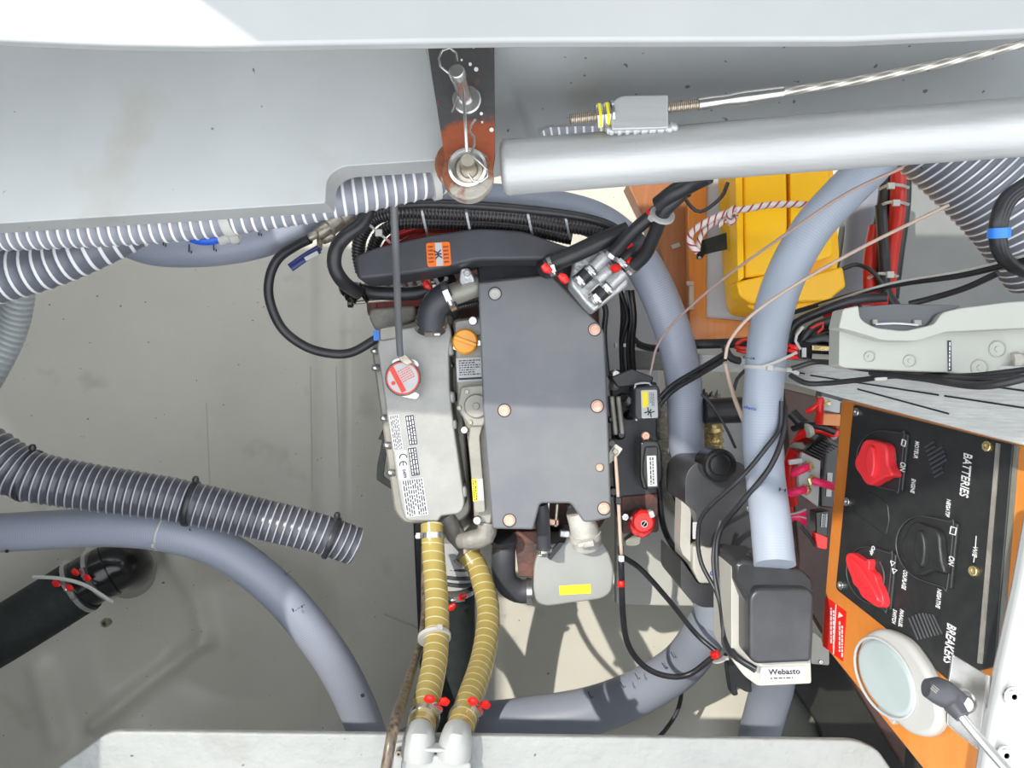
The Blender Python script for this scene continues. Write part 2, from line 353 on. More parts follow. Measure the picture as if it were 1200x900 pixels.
# ---------------------------------------------------------------- the setting
def struct(name, mb, m, bev=0, seg=2, label=None, **k):
    return ob(name, mb, m, None, bev, seg, label=label, kind='structure', **k)
def seg_d(x, y, a, b):
    ax, ay = a; bx, by = b; t = max(0, min(1, ((x-ax)*(bx-ax) + (y-ay)*(by-ay)) / ((bx-ax)**2 + (by-ay)**2)))
    return math.hypot(x - ax - t*(bx-ax), y - ay - t*(by-ay))
def sst(a, b, x): t = max(0, min(1, (x-a)/(b-a))); return t*t*(3-2*t)
def floor_h(X, Y):
    x = X/.002251 + 600; y = 450 - Y/.002251
    z = .10 * sst(-200, -560, X*1000 + 300) * 0
    z += .16*sst(-.75, -1.7, X) + .012*sst(368, 374, x)*(1 - sst(400, 406, x)) + .02*sst(404, 470, x)
    z -= .012*sst(583, 588, x)*sst(620, 660, y)
    d = math.hypot((x-275)/150, (y-760)/120); z -= .07*(1 - sst(.55, 1.05, d))
    z += .035*math.exp(-(seg_d(x, y, (125, 838), (232, 757))/9)**2)
    z += .022*math.exp(-(seg_d(x, y, (232, 757), (203, 640))/12)**2)
    z += .018*math.exp(-(seg_d(x, y, (65, 770), (85, 850))/12)**2)
    z += .02*math.exp(-(seg_d(x, y, (-20, 440), (40, 530))/8)**2)
    z += .004*noise.noise(Vector((X*3, Y*3, 0)))
    z += .18*sst(-.85, -1.3, Y)
    return z
mb = MB(); nx, ny = 300, 220; X0, X1, Y0, Y1 = -1.75, 1.75, -1.35, 1.25
mb.add([(X0+(X1-X0)*i/nx, Y0+(Y1-Y0)*j/ny, floor_h(X0+(X1-X0)*i/nx, Y0+(Y1-Y0)*j/ny)) for j in range(ny+1) for i in range(nx+1)],
       [(j*(nx+1)+i, j*(nx+1)+i+1, (j+1)*(nx+1)+i+1, (j+1)*(nx+1)+i) for j in range(ny) for i in range(nx)])
struct('floor', mb, 'floor', sm=80, normals=False, label='grey painted hull bottom of the engine bay')
for a_, b_ in (((242, 472), (246, 570)), ((395, 430), (399, 560)), ((364, 430), (366, 575)), ((585, 720), (588, 790))):
    pts_ = [Vector((P(x_, y_, 0).x, P(x_, y_, 0).y, floor_h(P(x_, y_, 0).x, P(x_, y_, 0).y) + .0005)) for x_, y_ in [(a_[0] + (b_[0]-a_[0])*q/5, a_[1] + (b_[1]-a_[1])*q/5) for q in range(6)]]
    ob('paint_seam', MB().tube(pts_, .0012, n=6), 'caulk', bpy.data.objects['floor'])
struct('wall_left', MB().box(Vector((-1.78, -.05, .78)), (.06, 2.7, 1.6)), 'wall')
struct('wall_right', MB().box(Vector((1.78, -.05, .78)), (.06, 2.7, 1.6)), 'wall')
struct('wall_back', MB().box(Vector((0, 1.28, .78)), (3.6, .06, 1.6)), 'wall')
struct('wall_front', MB().box(Vector((0, -1.38, .78)), (3.6, .06, 1.6)), 'wall')
# deck round the hatch opening: the white lip at the top of the picture and its unseen other sides
lip = rnd([(-620, -700), (1900, -700), (1900, -200), (1300, 25), (1200, 38), (1000, 47), (600, 48), (400, 51), (240, 54), (130, 52), (0, 47), (-100, 40), (-620, 10)], 6)
struct('ceiling', MB().plate(1.5, lip, 0, .014), 'deck', .004, 3, label='white moulded deck edge above the engine bay')
struct('ceiling_left', MB().box(Vector((-1.34, -.2, 1.49)), (1.0, 2.3, .02)), 'deck')
struct('ceiling_front', MB().box(Vector((.2, -1.15, 1.49)), (2.8, .45, .02)), 'deck')
struct('ceiling_right', MB().box(Vector((1.45, -.33, 1.49)), (.66, 1.1, .02)), 'deck')
struct('shade_board_1', MB().box(Vector((.30, .57, 2.15)), (1.8, .04, 1.25)), 'deck', .01, label='white board added out of view to shade the bay')  # unseen board, added to throw shade over the deck lip and engine cover
# grey moulded shelf, left of the rusty plate
pts = rnd([(-700, 10), (497, 44), (526, 187), (400, 195), (383, 207), (381, 238), (0, 262), (-700, 300)], [0, 0, 2, 12, 12, 3, 8, 0])
struct('trim_1', MB().plate(1.2, pts, 0, .05), 'shelf', .006, 3, label='light grey moulded shelf with notched lower edge')
struct('trim_2', MB().polyz([(574, 44, 1.24), (574, 205, 1.10), (632, 190, 1.10), (632, 152, 1.12), (642, 144, 1.12), (745, 141, 1.13), (745, 190, 1.10), (1500, 150, 1.10), (1500, 20, 1.24)], .02), 'flange', .003, label='grey moulded flange behind the aluminium tube')
# sunlit ledge at the bottom
struct('trim_3', MB().plate(1.0, rnd([(40, 1300), (60, 905), (128, 857), (1005, 868), (1030, 880), (1050, 910), (1060, 1300)], [0, 10, 14, 18, 8, 8, 0]), 0, .012), 'ledge', .003, 3, label='rough white sunlit ledge at the bottom')
# pale boards behind the hoses on the right, one added for the sun patch
struct('trim_4', MB().plate(.42, [(1010, 120), (1700, 60), (1700, 470), (960, 470)], 0, .03), 'boardgrey', .004, label='grey green board behind the cables, upper right')
struct('trim_5', MB().plate(.33, [(702, 290), (768, 300), (772, 470), (900, 470), (900, 560), (702, 560)], 0, .03), 'panelgrey', .003, label='pale grey board behind the duct hose end')
struct('trim_6', MB().plate(.42, [(722, 560), (905, 560), (905, 640), (880, 712), (722, 709)], 0, .03), 'caulk', .003)  # added plate, shaped and raised so the floor's sun patch lands on it

struct('trim_13', MB().plate(.45, [(725, 180), (800, 180), (792, 270), (740, 224)], 0, .02), 'darkwood', .002)
TP = Pl(P(742, 410, .45), P(1290, 432, 1.30) - P(742, 432, .45), P(1290, 432, 1.30) - P(1290, 540, 1.30))
b4 = struct('trim_7', MB().plate(TP, [(742, 410), (900, 420), (1290, 432), (1290, 545), (1183, 518), (992, 468), (880, 437), (742, 433)], 0, .012), 'slat', .002, label='grey board with thin black grooves above the battery panel')
for a, b in (((930, 436), (943, 438)), ((950, 440), (1100, 463)), ((1107, 464), (1200, 478)), ((1005, 456), (1112, 485)), ((1120, 447), (1200, 458))):
    ob('groove', MB().tube([TP.pt(*a, .0005), TP.pt(*b, .0005)], .0011, n=6), 'ink', b4)
struct('trim_8', MB().plate(.55, [(918, 455), (1100, 500), (1060, 900), (940, 700)], 0, .03), 'darkwood', .003, label='dark brown board behind the battery cables')
struct('trim_9', MB().plate(.30, rnd([(862, 772), (1050, 762), (1250, 930), (1250, 1010), (1010, 1010), (960, 850), (925, 800), (878, 800)], 6), 0, .03), 'floorshade', .003, label='black sheet painted as floor shade below the front blower')  # dark sheet: shade on the floor put into its colour
struct('trim_10', MB().plate(.24, [(905, 800), (946, 800), (1010, 880), (1010, 1000), (885, 1000)], 0, .02), 'olive', .003)

# ---------------------------------------------------------------- rusty linkage plate
t = thing('linkage_plate', 'rusty dark steel plate with two clevis pins between the grey shelves', 'plate', P(540, 130, 1.18))
ob('plate', MB().plate(1.245, rnd([(499, 42), (579, 42), (580, 180), (574, 222), (530, 232), (522, 190)], [0, 0, 2, 14, 14, 4]), 0, .014), 'rust', t, .001)
ob('lower_eye', MB().lathe(P(545, 222, 1.10), (0, 0, 1), [(.024, .1), (.027, .102), (.027, .116), (.024, .118)], 32), 'rust2', t, sm=30)
ob('eye', MB().disc(1.245, 548, 203, .0275, -.014, .009, 40, .002), 'rust2', t, sm=30)
ob('washer', MB().lathe(P(548, 197, 1.257), (0, 0, 1), [(.0205, 0), (.0205, .004), (.0175, .006), (.013, .004), (.012, .001)], 36), 'steel', t)
ob('washer', MB().lathe(P(550, 200, 1.262), (0, 0, 1), [(.0135, 0), (.0135, .005), (.010, .006), (.008, .002)], 30), 'oldsteel', t)
ob('clevis_pin', MB().lathe(P(548, 197, 1.25), (.05, 0, 1), [(.0078, 0), (.0078, .026), (.0065, .030)], 24), 'oldsteel', t)
ob('washer', MB().lathe(P(547, 118, 1.245), (0, 0, 1), [(.0155, 0), (.0155, .004), (.0140, .0055)], 36), 'steel', t)
ob('clevis_pin', MB().lathe(P(546, 117, 1.245), (-.12, .18, 1), [(.0085, 0), (.0085, .004), (.0075, .006), (.0075, .045), (.0085, .046), (.0085, .054), (.007, .056)], 24), 'steel', t)
sweep('rod', [(543, 108, 1.285), (545, 140, 1.285), (547, 178, 1.28)], .0018, 'steel', None, None, parent=t, n=8)
sweep('spring_clip', [(533, 90, 1.26), (518, 80, 1.262), (514, 70, 1.262), (518, 60, 1.262), (526, 56, 1.262), (534, 61, 1.262), (536, 72, 1.262)], .0013, 'steel', None, None, parent=t, n=8)
sweep('spring_clip', [(530, 131, 1.26), (534, 122, 1.27), (537, 114, 1.28)], .0013, 'steel', None, None, parent=t, n=8)
sweep('spring_clip', [(557, 140, 1.27), (550, 152, 1.275), (557, 164, 1.278), (553, 180, 1.28), (563, 191, 1.283), (572, 201, 1.283), (568, 211, 1.283), (556, 213, 1.283), (549, 204, 1.283)], .0013, 'steel', None, None, parent=t, n=8)
for i, (x, y) in enumerate(((541, 70), (551, 75), (558, 81), (565, 143), (564, 133), (576, 152), (555, 55))):
    ob('paint_fleck', MB().disc(1.2455, x, y, .0012 + .0006*(i % 3), -.0005, .0006, 7), 'whiteink', t)

# ---------------------------------------------------------------- aluminium tube, stay wire
t = thing('aluminium_tube', 'thick brushed aluminium tube lying across the bay, upper right', 'tube', P(600, 190, 1.17))
sweep('tube', [(597, 196, 1.22), (700, 188, 1.225), (950, 168, 1.24), (1240, 146, 1.26)], .0302, 'alu', None, None, parent=t, n=40, rs=[1, 1, 1, 1.02])
ob('end_cap', MB().lathe(P(597, 196, 1.22), P(590, 196.5, 1.2195) - P(597, 196, 1.22), [(.0300, -.003), (.0306, .001), (.0295, .005), (.026, .008), (.024, .0085)], 40), 'alu', t)
ob('mounting_lug', MB().plate(1.262, rnd([(717, 152), (717, 120), (727, 112), (783, 111), (783, 150)], [0, 3, 6, 2, 0]), 0, .035), 'alu', t, .002)
mb = MB()
for i in range(26):
    x = 713 + i*3.1; mb.lathe(P(x, 152 - i*.1 + 1.4*math.sin(i*2), 1.253), (1, .2, .1), [(.001, -.004), (.0048, -.002), (.0052, 0), (.0046, .002), (.001, .004)], 10)
ob('weld_bead', mb, 'alu', t)
t = thing('stay_wire', 'stranded steel stay wire with threaded end bolted through the aluminium lug', 'wire', P(800, 120, 1.2))
A, B = (668, 140, 1.25), (820, 122, 1.25)
sweep('threaded_rod', [A, B], .0058, 'thread', None, None, parent=t, n=16, pitch=.0022, amp=.12, step=.0006)
for x in (702, 711):
    ob('nut', MB().lathe(P(x, 140-(x-668)*.118, 1.25), (1, .11, 0), [(.0125, -.0042), (.0140, -.003), (.0140, .003), (.0125, .0042)], 6), 'steel', t, .0006)
    ob('paint_mark', MB().lathe(P(x, 140-(x-668)*.118, 1.25), (1, .11, 0), [(.0143, -.0016), (.0143, .0016)], 6), 'yellowlab', t)
ob('washer', MB().lathe(P(717, 134, 1.25), (1, .11, 0), [(.0152, -.0012), (.0152, .0012)], 24), 'steel', t)
sweep('swage_fitting', [(818, 122, 1.25), (832, 120, 1.25), (845, 118, 1.251), (917, 108, 1.252)], .0068, 'steel', None, None, parent=t, n=20, rs=[1, 1, .85, 1.15, 1.1, 1.05, 1.0])
sweep('wire_rope', [(916, 108, 1.252), (1000, 95, 1.255), (1100, 75, 1.26), (1225, 45, 1.27)], .0046, 'wire', None, None, parent=t, n=30, pitch=.030, amp=.12, starts=5, step=.0012)

# ---------------------------------------------------------------- ribbed hoses, upper left
t = sweep('ribbed_hose', [(-60, 272, 1.10), (60, 268, 1.10), (200, 260, 1.10), (330, 243, 1.10), (395, 231, 1.10), (450, 220, 1.09), (520, 203, 1.07), (570, 180, 1.02), (640, 163, .98), (740, 158, .96)], .0262, 'stripehose2', 'light grey hose with white spiral running under the shelf edge', 'hose', n=24, pitch=.0125, amp=.07)
ob('end_cuff', MB().lathe(P(262, 252.5, 1.10), (1, .13, 0), [(.0268, 0), (.0275, .002), (.0275, .010), (.0268, .012)], 28), 'caulk', t)
tie(t, (507, 208, 1.083), (520, 205, 1.08), .0275, 'caulk', 80, wd=.009)
sweep('ribbed_hose', [(-60, 338, .98), (0, 324, .98), (60, 308, .98), (120, 285, .98), (190, 250, .96), (260, 210, .9)], .034, 'stripehose', 'dark grey hose with white spiral curving in at the left edge', 'hose', n=24, pitch=.0175, amp=.06, rs=[1.15, 1.1, 1, .9, .85, .85])
sweep('ribbed_hose', [(-30, 470, .62), (-4, 425, .62), (14, 385, .63), (22, 345, .66), (24, 300, .7)], .027, 'greyhose', 'pale grey ribbed hose below the dark hose, left edge', 'hose', n=24, pitch=.012, amp=.05)
t = sweep('bung', [(205, 276, .92), (240, 281, .92), (262, 277, .92)], .0085, 'blue', 'blue rubber pipe end in a white collar under the shelf', 'fitting', n=16, rs=[.3, 1, 1])
ob('collar', MB().lathe(P(257, 278, .92), (1, .12, 0), [(.009, 0), (.0125, .001), (.0125, .007), (.0105, .009), (.0105, .016), (.0125, .018), (.0125, .026), (.009, .03)], 20), 'caulk', t)
t = sweep('duct_hose', [(80, 190, .70), (112, 245, .69), (160, 284, .68), (222, 292, .68), (300, 282, .68), (380, 250, .69), (430, 232, .70), (480, 234, .70), (560, 236, .70), (640, 243, .70), (705, 262, .70), (750, 305, .70), (782, 370, .69), (800, 440, .66), (805, 532, .62)], .0325, 'duct', 'long blue grey duct hose arching over the top of the engine and ending beside it', 'hose', n=28)
mb = MB()
for x, y, a in ((193, 284, 92), (223, 292, 90), (252, 290, 88), (278, 281, 80), (304, 272, 72), (331, 262, 66), (484, 228, 100), (512, 228, 100)):
    text(mb, H(.716), 'l,', x, y, 11, a-90, wd=4)
ob('print_mark', mb, 'ink', t, kind='stuff')
# lower left
t = sweep('ribbed_hose', [(-70, 510, .80), (-20, 530, .80), (30, 556, .79), (100, 570, .77), (200, 585, .74), (300, 607, .71), (370, 624, .69), (416, 640, .67)], .0415, 'stripedark', 'dark grey spiral hose with black bands lying on the hull, lower left', 'hose', n=28, pitch=.0125, amp=.055, rs=[1.2, 1.1, 1, .95, .92, .9, .88, .86])
for (x, y, z, q, r) in ((33, 557, .787, (60, 564, .785), .0425), (223, 590, .735, (250, 596, .73), .0385), (388, 630, .685, (408, 637, .68), .0372)):
    ob('band', MB().lathe(P(x, y, z), P(*q) - P(x, y, z), [(r, -.004), (r*1.04, -.002), (r*1.04, .004), (r, .006)], 30), 'black', t)
    ob('knob', MB().lathe(P(x, y, z) + Vector((.012, r*1.0, .008)), (.2, 1, .3), [(.005, 0), (.006, .004), (.004, .009)], 10), 'black', t)
t = sweep('duct_hose', [(-60, 628, .68), (40, 622, .68), (130, 618, .68), (200, 625, .68), (262, 645, .67), (320, 688, .66), (370, 745, .65), (405, 800, .64), (430, 860, .62), (445, 930, .60)], .0345, 'duct', 'blue grey duct hose sweeping down the lower left under the ledge', 'hose', n=28)
tie(t, (193, 622, .68), (215, 628, .68), .0355, 'caulk', 120, wd=.003)
mb = MB()
for x, y, a, s in ((217, 630, -55, 'lebeaf'), (337, 671, -40, 'l-'), (350, 712, -25, 'l.-r'), (163, 602, 0, '-w'), (425, 815, -20, '-'), (8, 646, 0, '.')):
    text(mb, H(.703), s, x, y, 4, a, wd=4*len(s))
ob('print_mark', mb, 'ink', t, kind='stuff')
# sea cock hose and elbow on the hull
t = sweep('exhaust_hose', [(-60, 780, .36), (0, 745, .36), (60, 708, .35), (98, 684, .34)], .062, 'blackmatt', 'thick black sleeved hose clamped to a skin fitting, lower left edge', 'hose', n=32, step=.01)
ob('rubber_cuff', MB().tube([P(88, 690, .345), P(112, 676, .335), P(128, 668, .325)], .057, n=32), 'blackgloss', t)
for p, q in (((94, 686, .345), (110, 677, .34)), ((120, 671, .33), (130, 666, .33))): clamp(t, p, q, .060, wings='red', wa=75)
sweep('cable_tie', [(38, 676, .43), (70, 678, .43), (100, 686, .42), (132, 706, .40)], .004, 'caulk', None, None, parent=t, n=8, flat=.5)
t = thing('skin_fitting', 'glossy black elbow fitting bolted to the hull, lower left', 'fitting', P(150, 670, .0))
ob('elbow', MB().tube([P(118, 673, .32), P(140, 662, .30), P(152, 664, .22), P(152, 672, .02)], .058, n=32, rs=[.95, 1, 1.02, 1.1]), 'blackgloss', t)
for x, y in ((138, 641), (103, 656), (166, 652), (122, 731)): bolt(t, H(.02), x, y, .012, .03, 'oldsteel')

# ---------------------------------------------------------------- engine
E = thing('engine', 'marine diesel engine with silver castings under a dark grey cover plate', 'engine', P(590, 480, .04))
Z = .70
ob('engine_block', MB().plate(.50, rnd([(452, 372), (700, 330), (716, 600), (700, 625), (485, 615), (470, 560)], 8), 0, .42), 'block', E, .01)
ob('flywheel_housing', MB().plate(.46, rnd([(425, 318), (690, 300), (700, 352), (430, 372)], 8), 0, .32), 'block', E, .01)
cov = ob('top_cover', MB().plate(.75, rnd([(560, 331), (646, 321), (708, 386), (711, 440), (717, 607), (693, 612), (684, 612), (669, 590), (633, 590), (625, 621), (577, 620), (566, 480)], [3, 4, 8, 6, 4, 3, 3, 4, 4, 3, 3, 0]), 0, .11), 'cover', E, .004, 3)
ob('cover_flap', MB().polyz([(558, 304, .72), (600, 301, .74), (652, 301, .72), (648, 322, .745), (560, 332, .745)], .06), 'black', E, .004)
ob('cover_pad', MB().plate(.755, rnd([(600, 322), (660, 345), (700, 392), (704, 470), (560, 470), (562, 400)], 10), -.0045, .001), 'cover', E) if 0 else None
for x, y, c, r in ((580, 344, 'neck', .0095), (697, 386, 'copper', .0095), (591, 481, 'copper', .0095), (700, 476, 'copper', .0095), (703, 548, 'copper', .006), (597, 610, 'copper', .0095), (708, 596, 'copper', .0095)):
    bolt(E, H(.75), x, y, r*.85, .004, c, 'cover_bolt', hexa=False, washer=1.2)
    ob('bolt_recess', MB().disc(.75, x, y, r*1.25, -.002, .0006, 24), 'black', E)
# belt guard with orange sticker
ob('belt_guard', MB().plate(.80, rnd([(415, 300), (440, 290), (500, 276), (560, 267), (612, 270), (660, 287), (696, 296), (700, 312), (660, 316), (640, 304), (560, 305), (500, 318), (450, 325), (418, 328)], [6, 4, 6, 10, 10, 6, 4, 6, 4, 4, 4, 6, 6, 8]), 0, .10), 'guard', E, .006, 3)
st = sticker(E, H(.80), 514, 298, 28, 28, -4, 'orangelab', name='warning_sticker', r=3, label='orange warning sticker with a white centre strip')
ob('strip', MB().plate(.80, rect(514.5, 298, 8, 27, -4), .0016, .0008), 'label', st)
mb = MB(); text(mb, H(.80), 'ж', 513.5, 298, 8, 80, off=.0018); fine(mb, .80, 502, 287, 508, 309, 5, -4, .0014); fine(mb, .80, 520, 287, 526, 309, 5, -4, .0014); ob('lettering', mb, 'ink', st)
# exhaust manifold / heat exchanger casting
man = rnd([(441, 402), (452, 388), (486, 382), (500, 374), (524, 374), (530, 392), (526, 410), (527, 455), (532, 500), (540, 555), (545, 590), (540, 602), (516, 605), (514, 611), (476, 611), (470, 596), (455, 500)], [8, 6, 6, 6, 8, 5, 6, 6, 6, 6, 8, 6, 4, 3, 6, 8, 4])
ob('manifold', MB().plate(.68, man, 0, .13, taper=1.02), 'silver', E, .012, 4)
ob('manifold_flange', MB().plate(.60, rnd([(434, 400), (446, 384), (530, 368), (540, 440), (552, 600), (540, 612), (474, 614), (462, 600)], 8), 0, .03), 'silver2', E, .004)
for x, y, w_, h_ in ((519, 466, 20, 14), (524, 498, 14, 12), (536, 577, 14, 14), (522, 404, 10, 26)):
    ob('casting_boss', MB().plate(.66, rnd(rect(x+4, y, w_, h_, -4), 4), .018, .06), 'silver', E, .005, 3)
for x, y in ((440, 411), (441, 431), (451, 490), (455, 522), (459, 554), (526, 415), (527, 428)):
    ob('stud_nut', MB().lathe(P(x, y, .625), (-1 if x < 500 else 1, .1, .5), [(.007, -.006), (.0075, .002), (.006, .007), (.003, .009)], 12), 'steel', E)
ob('end_plate', MB().plate(.69, rnd([(444, 384), (466, 380), (468, 396), (445, 400)], 3), 0, .05), 'silver2', E, .003)
# pressure cap
ob('filler_neck', MB().disc(.68, 473, 441, .026, -.01, .03, 32), 'silver2', E)
cap = ob('pressure_cap', MB().disc(.68, 472, 443, .0315, .03, .045, 40, .003).plate(.68, rnd([(475, 455), (492, 462), (488, 468), (478, 466), (468, 464)], 4), .036, .006).plate(.68, rnd([(458, 425), (464, 420), (486, 421), (492, 428), (480, 436)], 4), .036, .006), 'steel', E, label='round cap with red and white warning sticker')
ob('cap_sticker', MB().disc(.68, 472, 443, .0285, .044, .0458, 36), 'redink', cap)
ob('cap_sticker_face', MB().disc(.68, 472, 443, .0262, .045, .0464, 36), 'label', cap)
mb = MB().plate(.68, rect(466, 445, 6, 32, -28), .0468, .0004); fine(mb, .68, 468, 430, 484, 446, 6, -28+0, .0468); mb.plate(.68, ell(461, 449, 2.5, 2.5), .0468, .0004)
ob('lettering', mb, 'redink', cap)
# stickers on the manifold
for cx, cy, w_, h_, m_, rows, col in ((464.3, 507, 12, 42, 'label', 5, 'ink'), (482, 504, 11, 36, 'label', 0, 0), (485, 541, 11, 34, 'label', 0, 0), (472, 545, 13, 34, 'label', 0, 0), (486, 583, 26, 44, 'label', 9, 'ink')):
    st = sticker(E, H(.68), cx, cy, w_, h_, -8, m_, off=.0008)
    mb = MB()
    if rows: fine(mb, .68, cx-h_/2+1, cy-w_/2+1, cx+h_/2-1, cy+w_/2-1, rows, 82, .0012)
    elif cx > 480:
        for k in range(3): mb.plate(.68, rect(cx - 3.5 + k*3.5, cy - k*.4, 2.6, h_-3, -8), .0012, .0003)
        mb.plate(.68, rect(cx, cy, w_-1, h_-1, -8), .0010, .0003)
    if mb.v: ob('lettering', mb, 'ink', st)
    if cx > 480 and not rows:
        mb = MB(); fine(mb, .68, cx-h_/2+2, cy-w_/2+1, cx+h_/2-2, cy+w_/2-1, 3, 82, .0016); ob('lettering', mb, 'whiteink', st)
    if cx == 472:
        mb = MB()
        for yy in (536.5, 545):
            for q in range(12):
                a_ = math.radians(95 + 170*q/11) + math.radians(82); mb.plate(.68, rect(472.5 + 4.2*math.cos(a_), yy + 4.2*math.sin(a_), 1.1, 1.6, math.degrees(a_)), .0014, .0004)
        mb.plate(.68, rect(472.4, 543.5, 1.0, 4.6, 0), .0014, .0004)
        text(mb, .68, '0499', 474, 555, 4, 82, wd=10); ob('lettering', mb, 'ink', st)
mb = MB(); fine(mb, .68, 452, 577, 492, 580, 1, 82, .0012)
# dipstick tube
sweep('dipstick_tube', [(461, 232, .95), (464, 300, .90), (467, 380, .78), (469, 416, .74)], .0058, 'cover', None, None, parent=E, n=14)
ob('tube_bracket', MB().plate(.74, rnd([(466, 414), (476, 416), (484, 425), (476, 428), (468, 422)], 2), 0, .004), 'oldsteel', E, .001)
# rocker cover strip
ob('rocker_cover', MB().plate(.67, rnd([(531, 374), (565, 371), (568, 470), (578, 600), (574, 622), (556, 615), (553, 560), (546, 500), (536, 470), (534, 420)], [6, 3, 3, 3, 4, 4, 3, 3, 3, 3]), 0, .10), 'silver2', E, .004)
ob('oil_cap_pad', MB().plate(.675, rnd([(533, 376), (566, 372), (566, 392), (533, 400)], 4), 0, .02), 'silver', E, .003)
cap = ob('oil_cap', MB().disc(.675, 545, 400, .0225, 0, .020, 36, .003), 'orange', E, label='orange oil filler cap')
ob('grip', MB().plate(.675, rnd(rect(545, 400, 28, 5, 20), 2), .0235, .004), 'orange', cap, .001)
for x, y, r in ((554, 376, .008), (534, 407, .0055), (561, 402, .0055), (544, 504, .0065), (559, 610, .0075)): bolt(E, H(.675), x, y, r, .012, 'steel', hexa=False)
st = sticker(E, H(.67), 551, 433, 32, 28, -3, 'label', off=.006, name='data_plate')
mb = MB(); fine(mb, .67, 538, 421, 563, 440, 7, -3, .0066); mb.plate(.67, rect(552, 443.5, 29, 2.4, -3), .0066, .0003); ob('lettering', mb, 'ink', st)
ob('pump_cover', MB().plate(.695, rnd([(540, 453), (570, 450), (574, 478), (567, 500), (550, 500), (535, 478)], 3), 0, .03), 'silver2', E, .003)
ob('pump_disc', MB().disc(.695, 558, 476, .0215, -.002, .006, 36, .002), 'silver2', E)
ob('pump_disc', MB().disc(.695, 558, 476, .0065, .004, .008, 20, .001), 'silver2', E)
for x, y in ((547, 459), (568, 457), (538, 478), (551, 495)): bolt(E, H(.695), x, y, .004, .004, 'oldsteel', hexa=False)
ob('arm', MB().plate(.69, rnd([(551, 500), (566, 498), (562, 512), (569, 600), (556, 602), (549, 520)], 3), 0, .03), 'silver2', E, .004)
ob('side_rail', MB().plate(.66, [(566, 500), (574, 480), (581, 618), (574, 622)], 0, .04), 'castgrey', E, .002)
st = sticker(E, H(.69), 560, 574, 13, 26, -4, 'label', off=.001)
ob('colour_field', MB().plate(.69, rect(556.5, 574.3, 6, 26, -4), .0016, .0006), 'yellowlab', st)
mb = MB(); fine(mb, .69, 545, 572, 568, 577, 2, 86, .002); ob('lettering', mb, 'ink', st)
# pipe and elbow at the head of the manifold
sweep('elbow_hose', [(505, 388, .70), (506, 366, .715), (515, 352, .72), (530, 344, .72)], .0245, 'guard', None, None, parent=E, n=24)
ob('collar', MB().tube([P(504, 386, .69), P(505, 374, .70)], .0275, n=24), 'silver2', E)
sweep('water_pipe', [(526, 347, .725), (545, 340, .725), (566, 333, .72)], .019, 'silver2', None, None, parent=E, n=24)
clamp(E, (526, 347, .722), (540, 341, .723), .0255, 'steel', None, 95); clamp(E, (505, 378, .70), (505, 370, .71), .0265, 'steel', None, 95)
sweep('small_hose', [(528, 362, .70), (545, 358, .70), (566, 353, .69)], .006, 'black', None, None, parent=E, n=12, pitch=.004, amp=.15)
ob('lifting_eye', MB().plate(.76, rnd([(538, 328), (540, 314), (550, 314), (556, 326), (556, 330), (540, 334)], 4), 0, .03), 'cast', E, .002)
bolt(E, H(.76), 547, 320, .006, .006, 'steel')
# alternator side
ob('alternator', MB().plate(.60, rnd([(432, 372), (434, 362), (486, 358), (487, 374), (470, 382), (440, 388)], 4), 0, .08), 'castgrey', E, .004)
ob('alternator_body', MB().plate(.58, rnd([(440, 345), (500, 340), (505, 360), (440, 364)], 4), 0, .1), 'redpaint', E, .005)
mb = MB()
for i in range(9): mb.plate(.605, rect(438 + i*10.5, 333 - i*.5, 5, 10, random.uniform(-30, 30)), 0, .02)
ob('cooling_fins', mb, 'cast', E, .002, kind='stuff')
ob('starter_mount', MB().plate(.56, rnd([(480, 338), (535, 330), (538, 380), (490, 392)], 6), 0, .1), 'guard', E, .005)
sweep('coolant_hose', [(414, 338, .66), (440, 343, .67), (480, 344, .67), (512, 339, .67)], .0125, 'black', None, None, parent=E, n=18)
sweep('adjuster_bolt', [(412, 355, .64), (446, 352, .64), (464, 351, .64)], .0035, 'oldsteel', None, None, parent=E, n=10)
ob('adjuster_head', MB().lathe(P(408, 355, .64), (1, 0, 0), [(.009, 0), (.009, .008), (.005, .010)], 14), 'blackgloss', E)
for i, (x, y) in enumerate(((401, 337), (408, 342), (414, 346), (421, 341), (428, 345))):
    ob('hose_clip', MB().lathe(P(x, y, .672), (1, .2*(-1)**i, .1), [(.013, -.003), (.0165, 0), (.013, .003)], 14), 'blackgloss', E)
clamp(E, (510, 339, .672), (516, 338, .672), .0135, 'steel', 'red', 90)
ob('oil_seal', MB().disc(.60, 522, 330, .02, -.02, .0, 24), 'blackgloss', E)
# black support strap left of the manifold
ob('engine_mount_strap', MB().plate(.50, rnd([(451, 498), (455, 520), (452, 535), (449, 558), (463, 568), (468, 580), (441, 562), (442, 545), (448, 515), (443, 515)], 2), 0, .006), 'blackmatt', E, .001)
# exhaust elbow under the manifold
sweep('exhaust_elbow', [(528, 596, .56), (536, 618, .57), (548, 628, .58)], .030, 'castgrey', None, None, parent=E, n=20)
sweep('outlet_elbow', [(572, 612, .66), (568, 628, .66), (550, 633, .66), (540, 634, .65)], .017, 'castgrey', None, None, parent=E, n=20, rs=[1, 1.1, 1, .8])
sweep('outlet_tee', [(522, 606, .60), (536, 628, .60), (550, 644, .58)], .018, 'castgrey', None, None, parent=E, n=18)
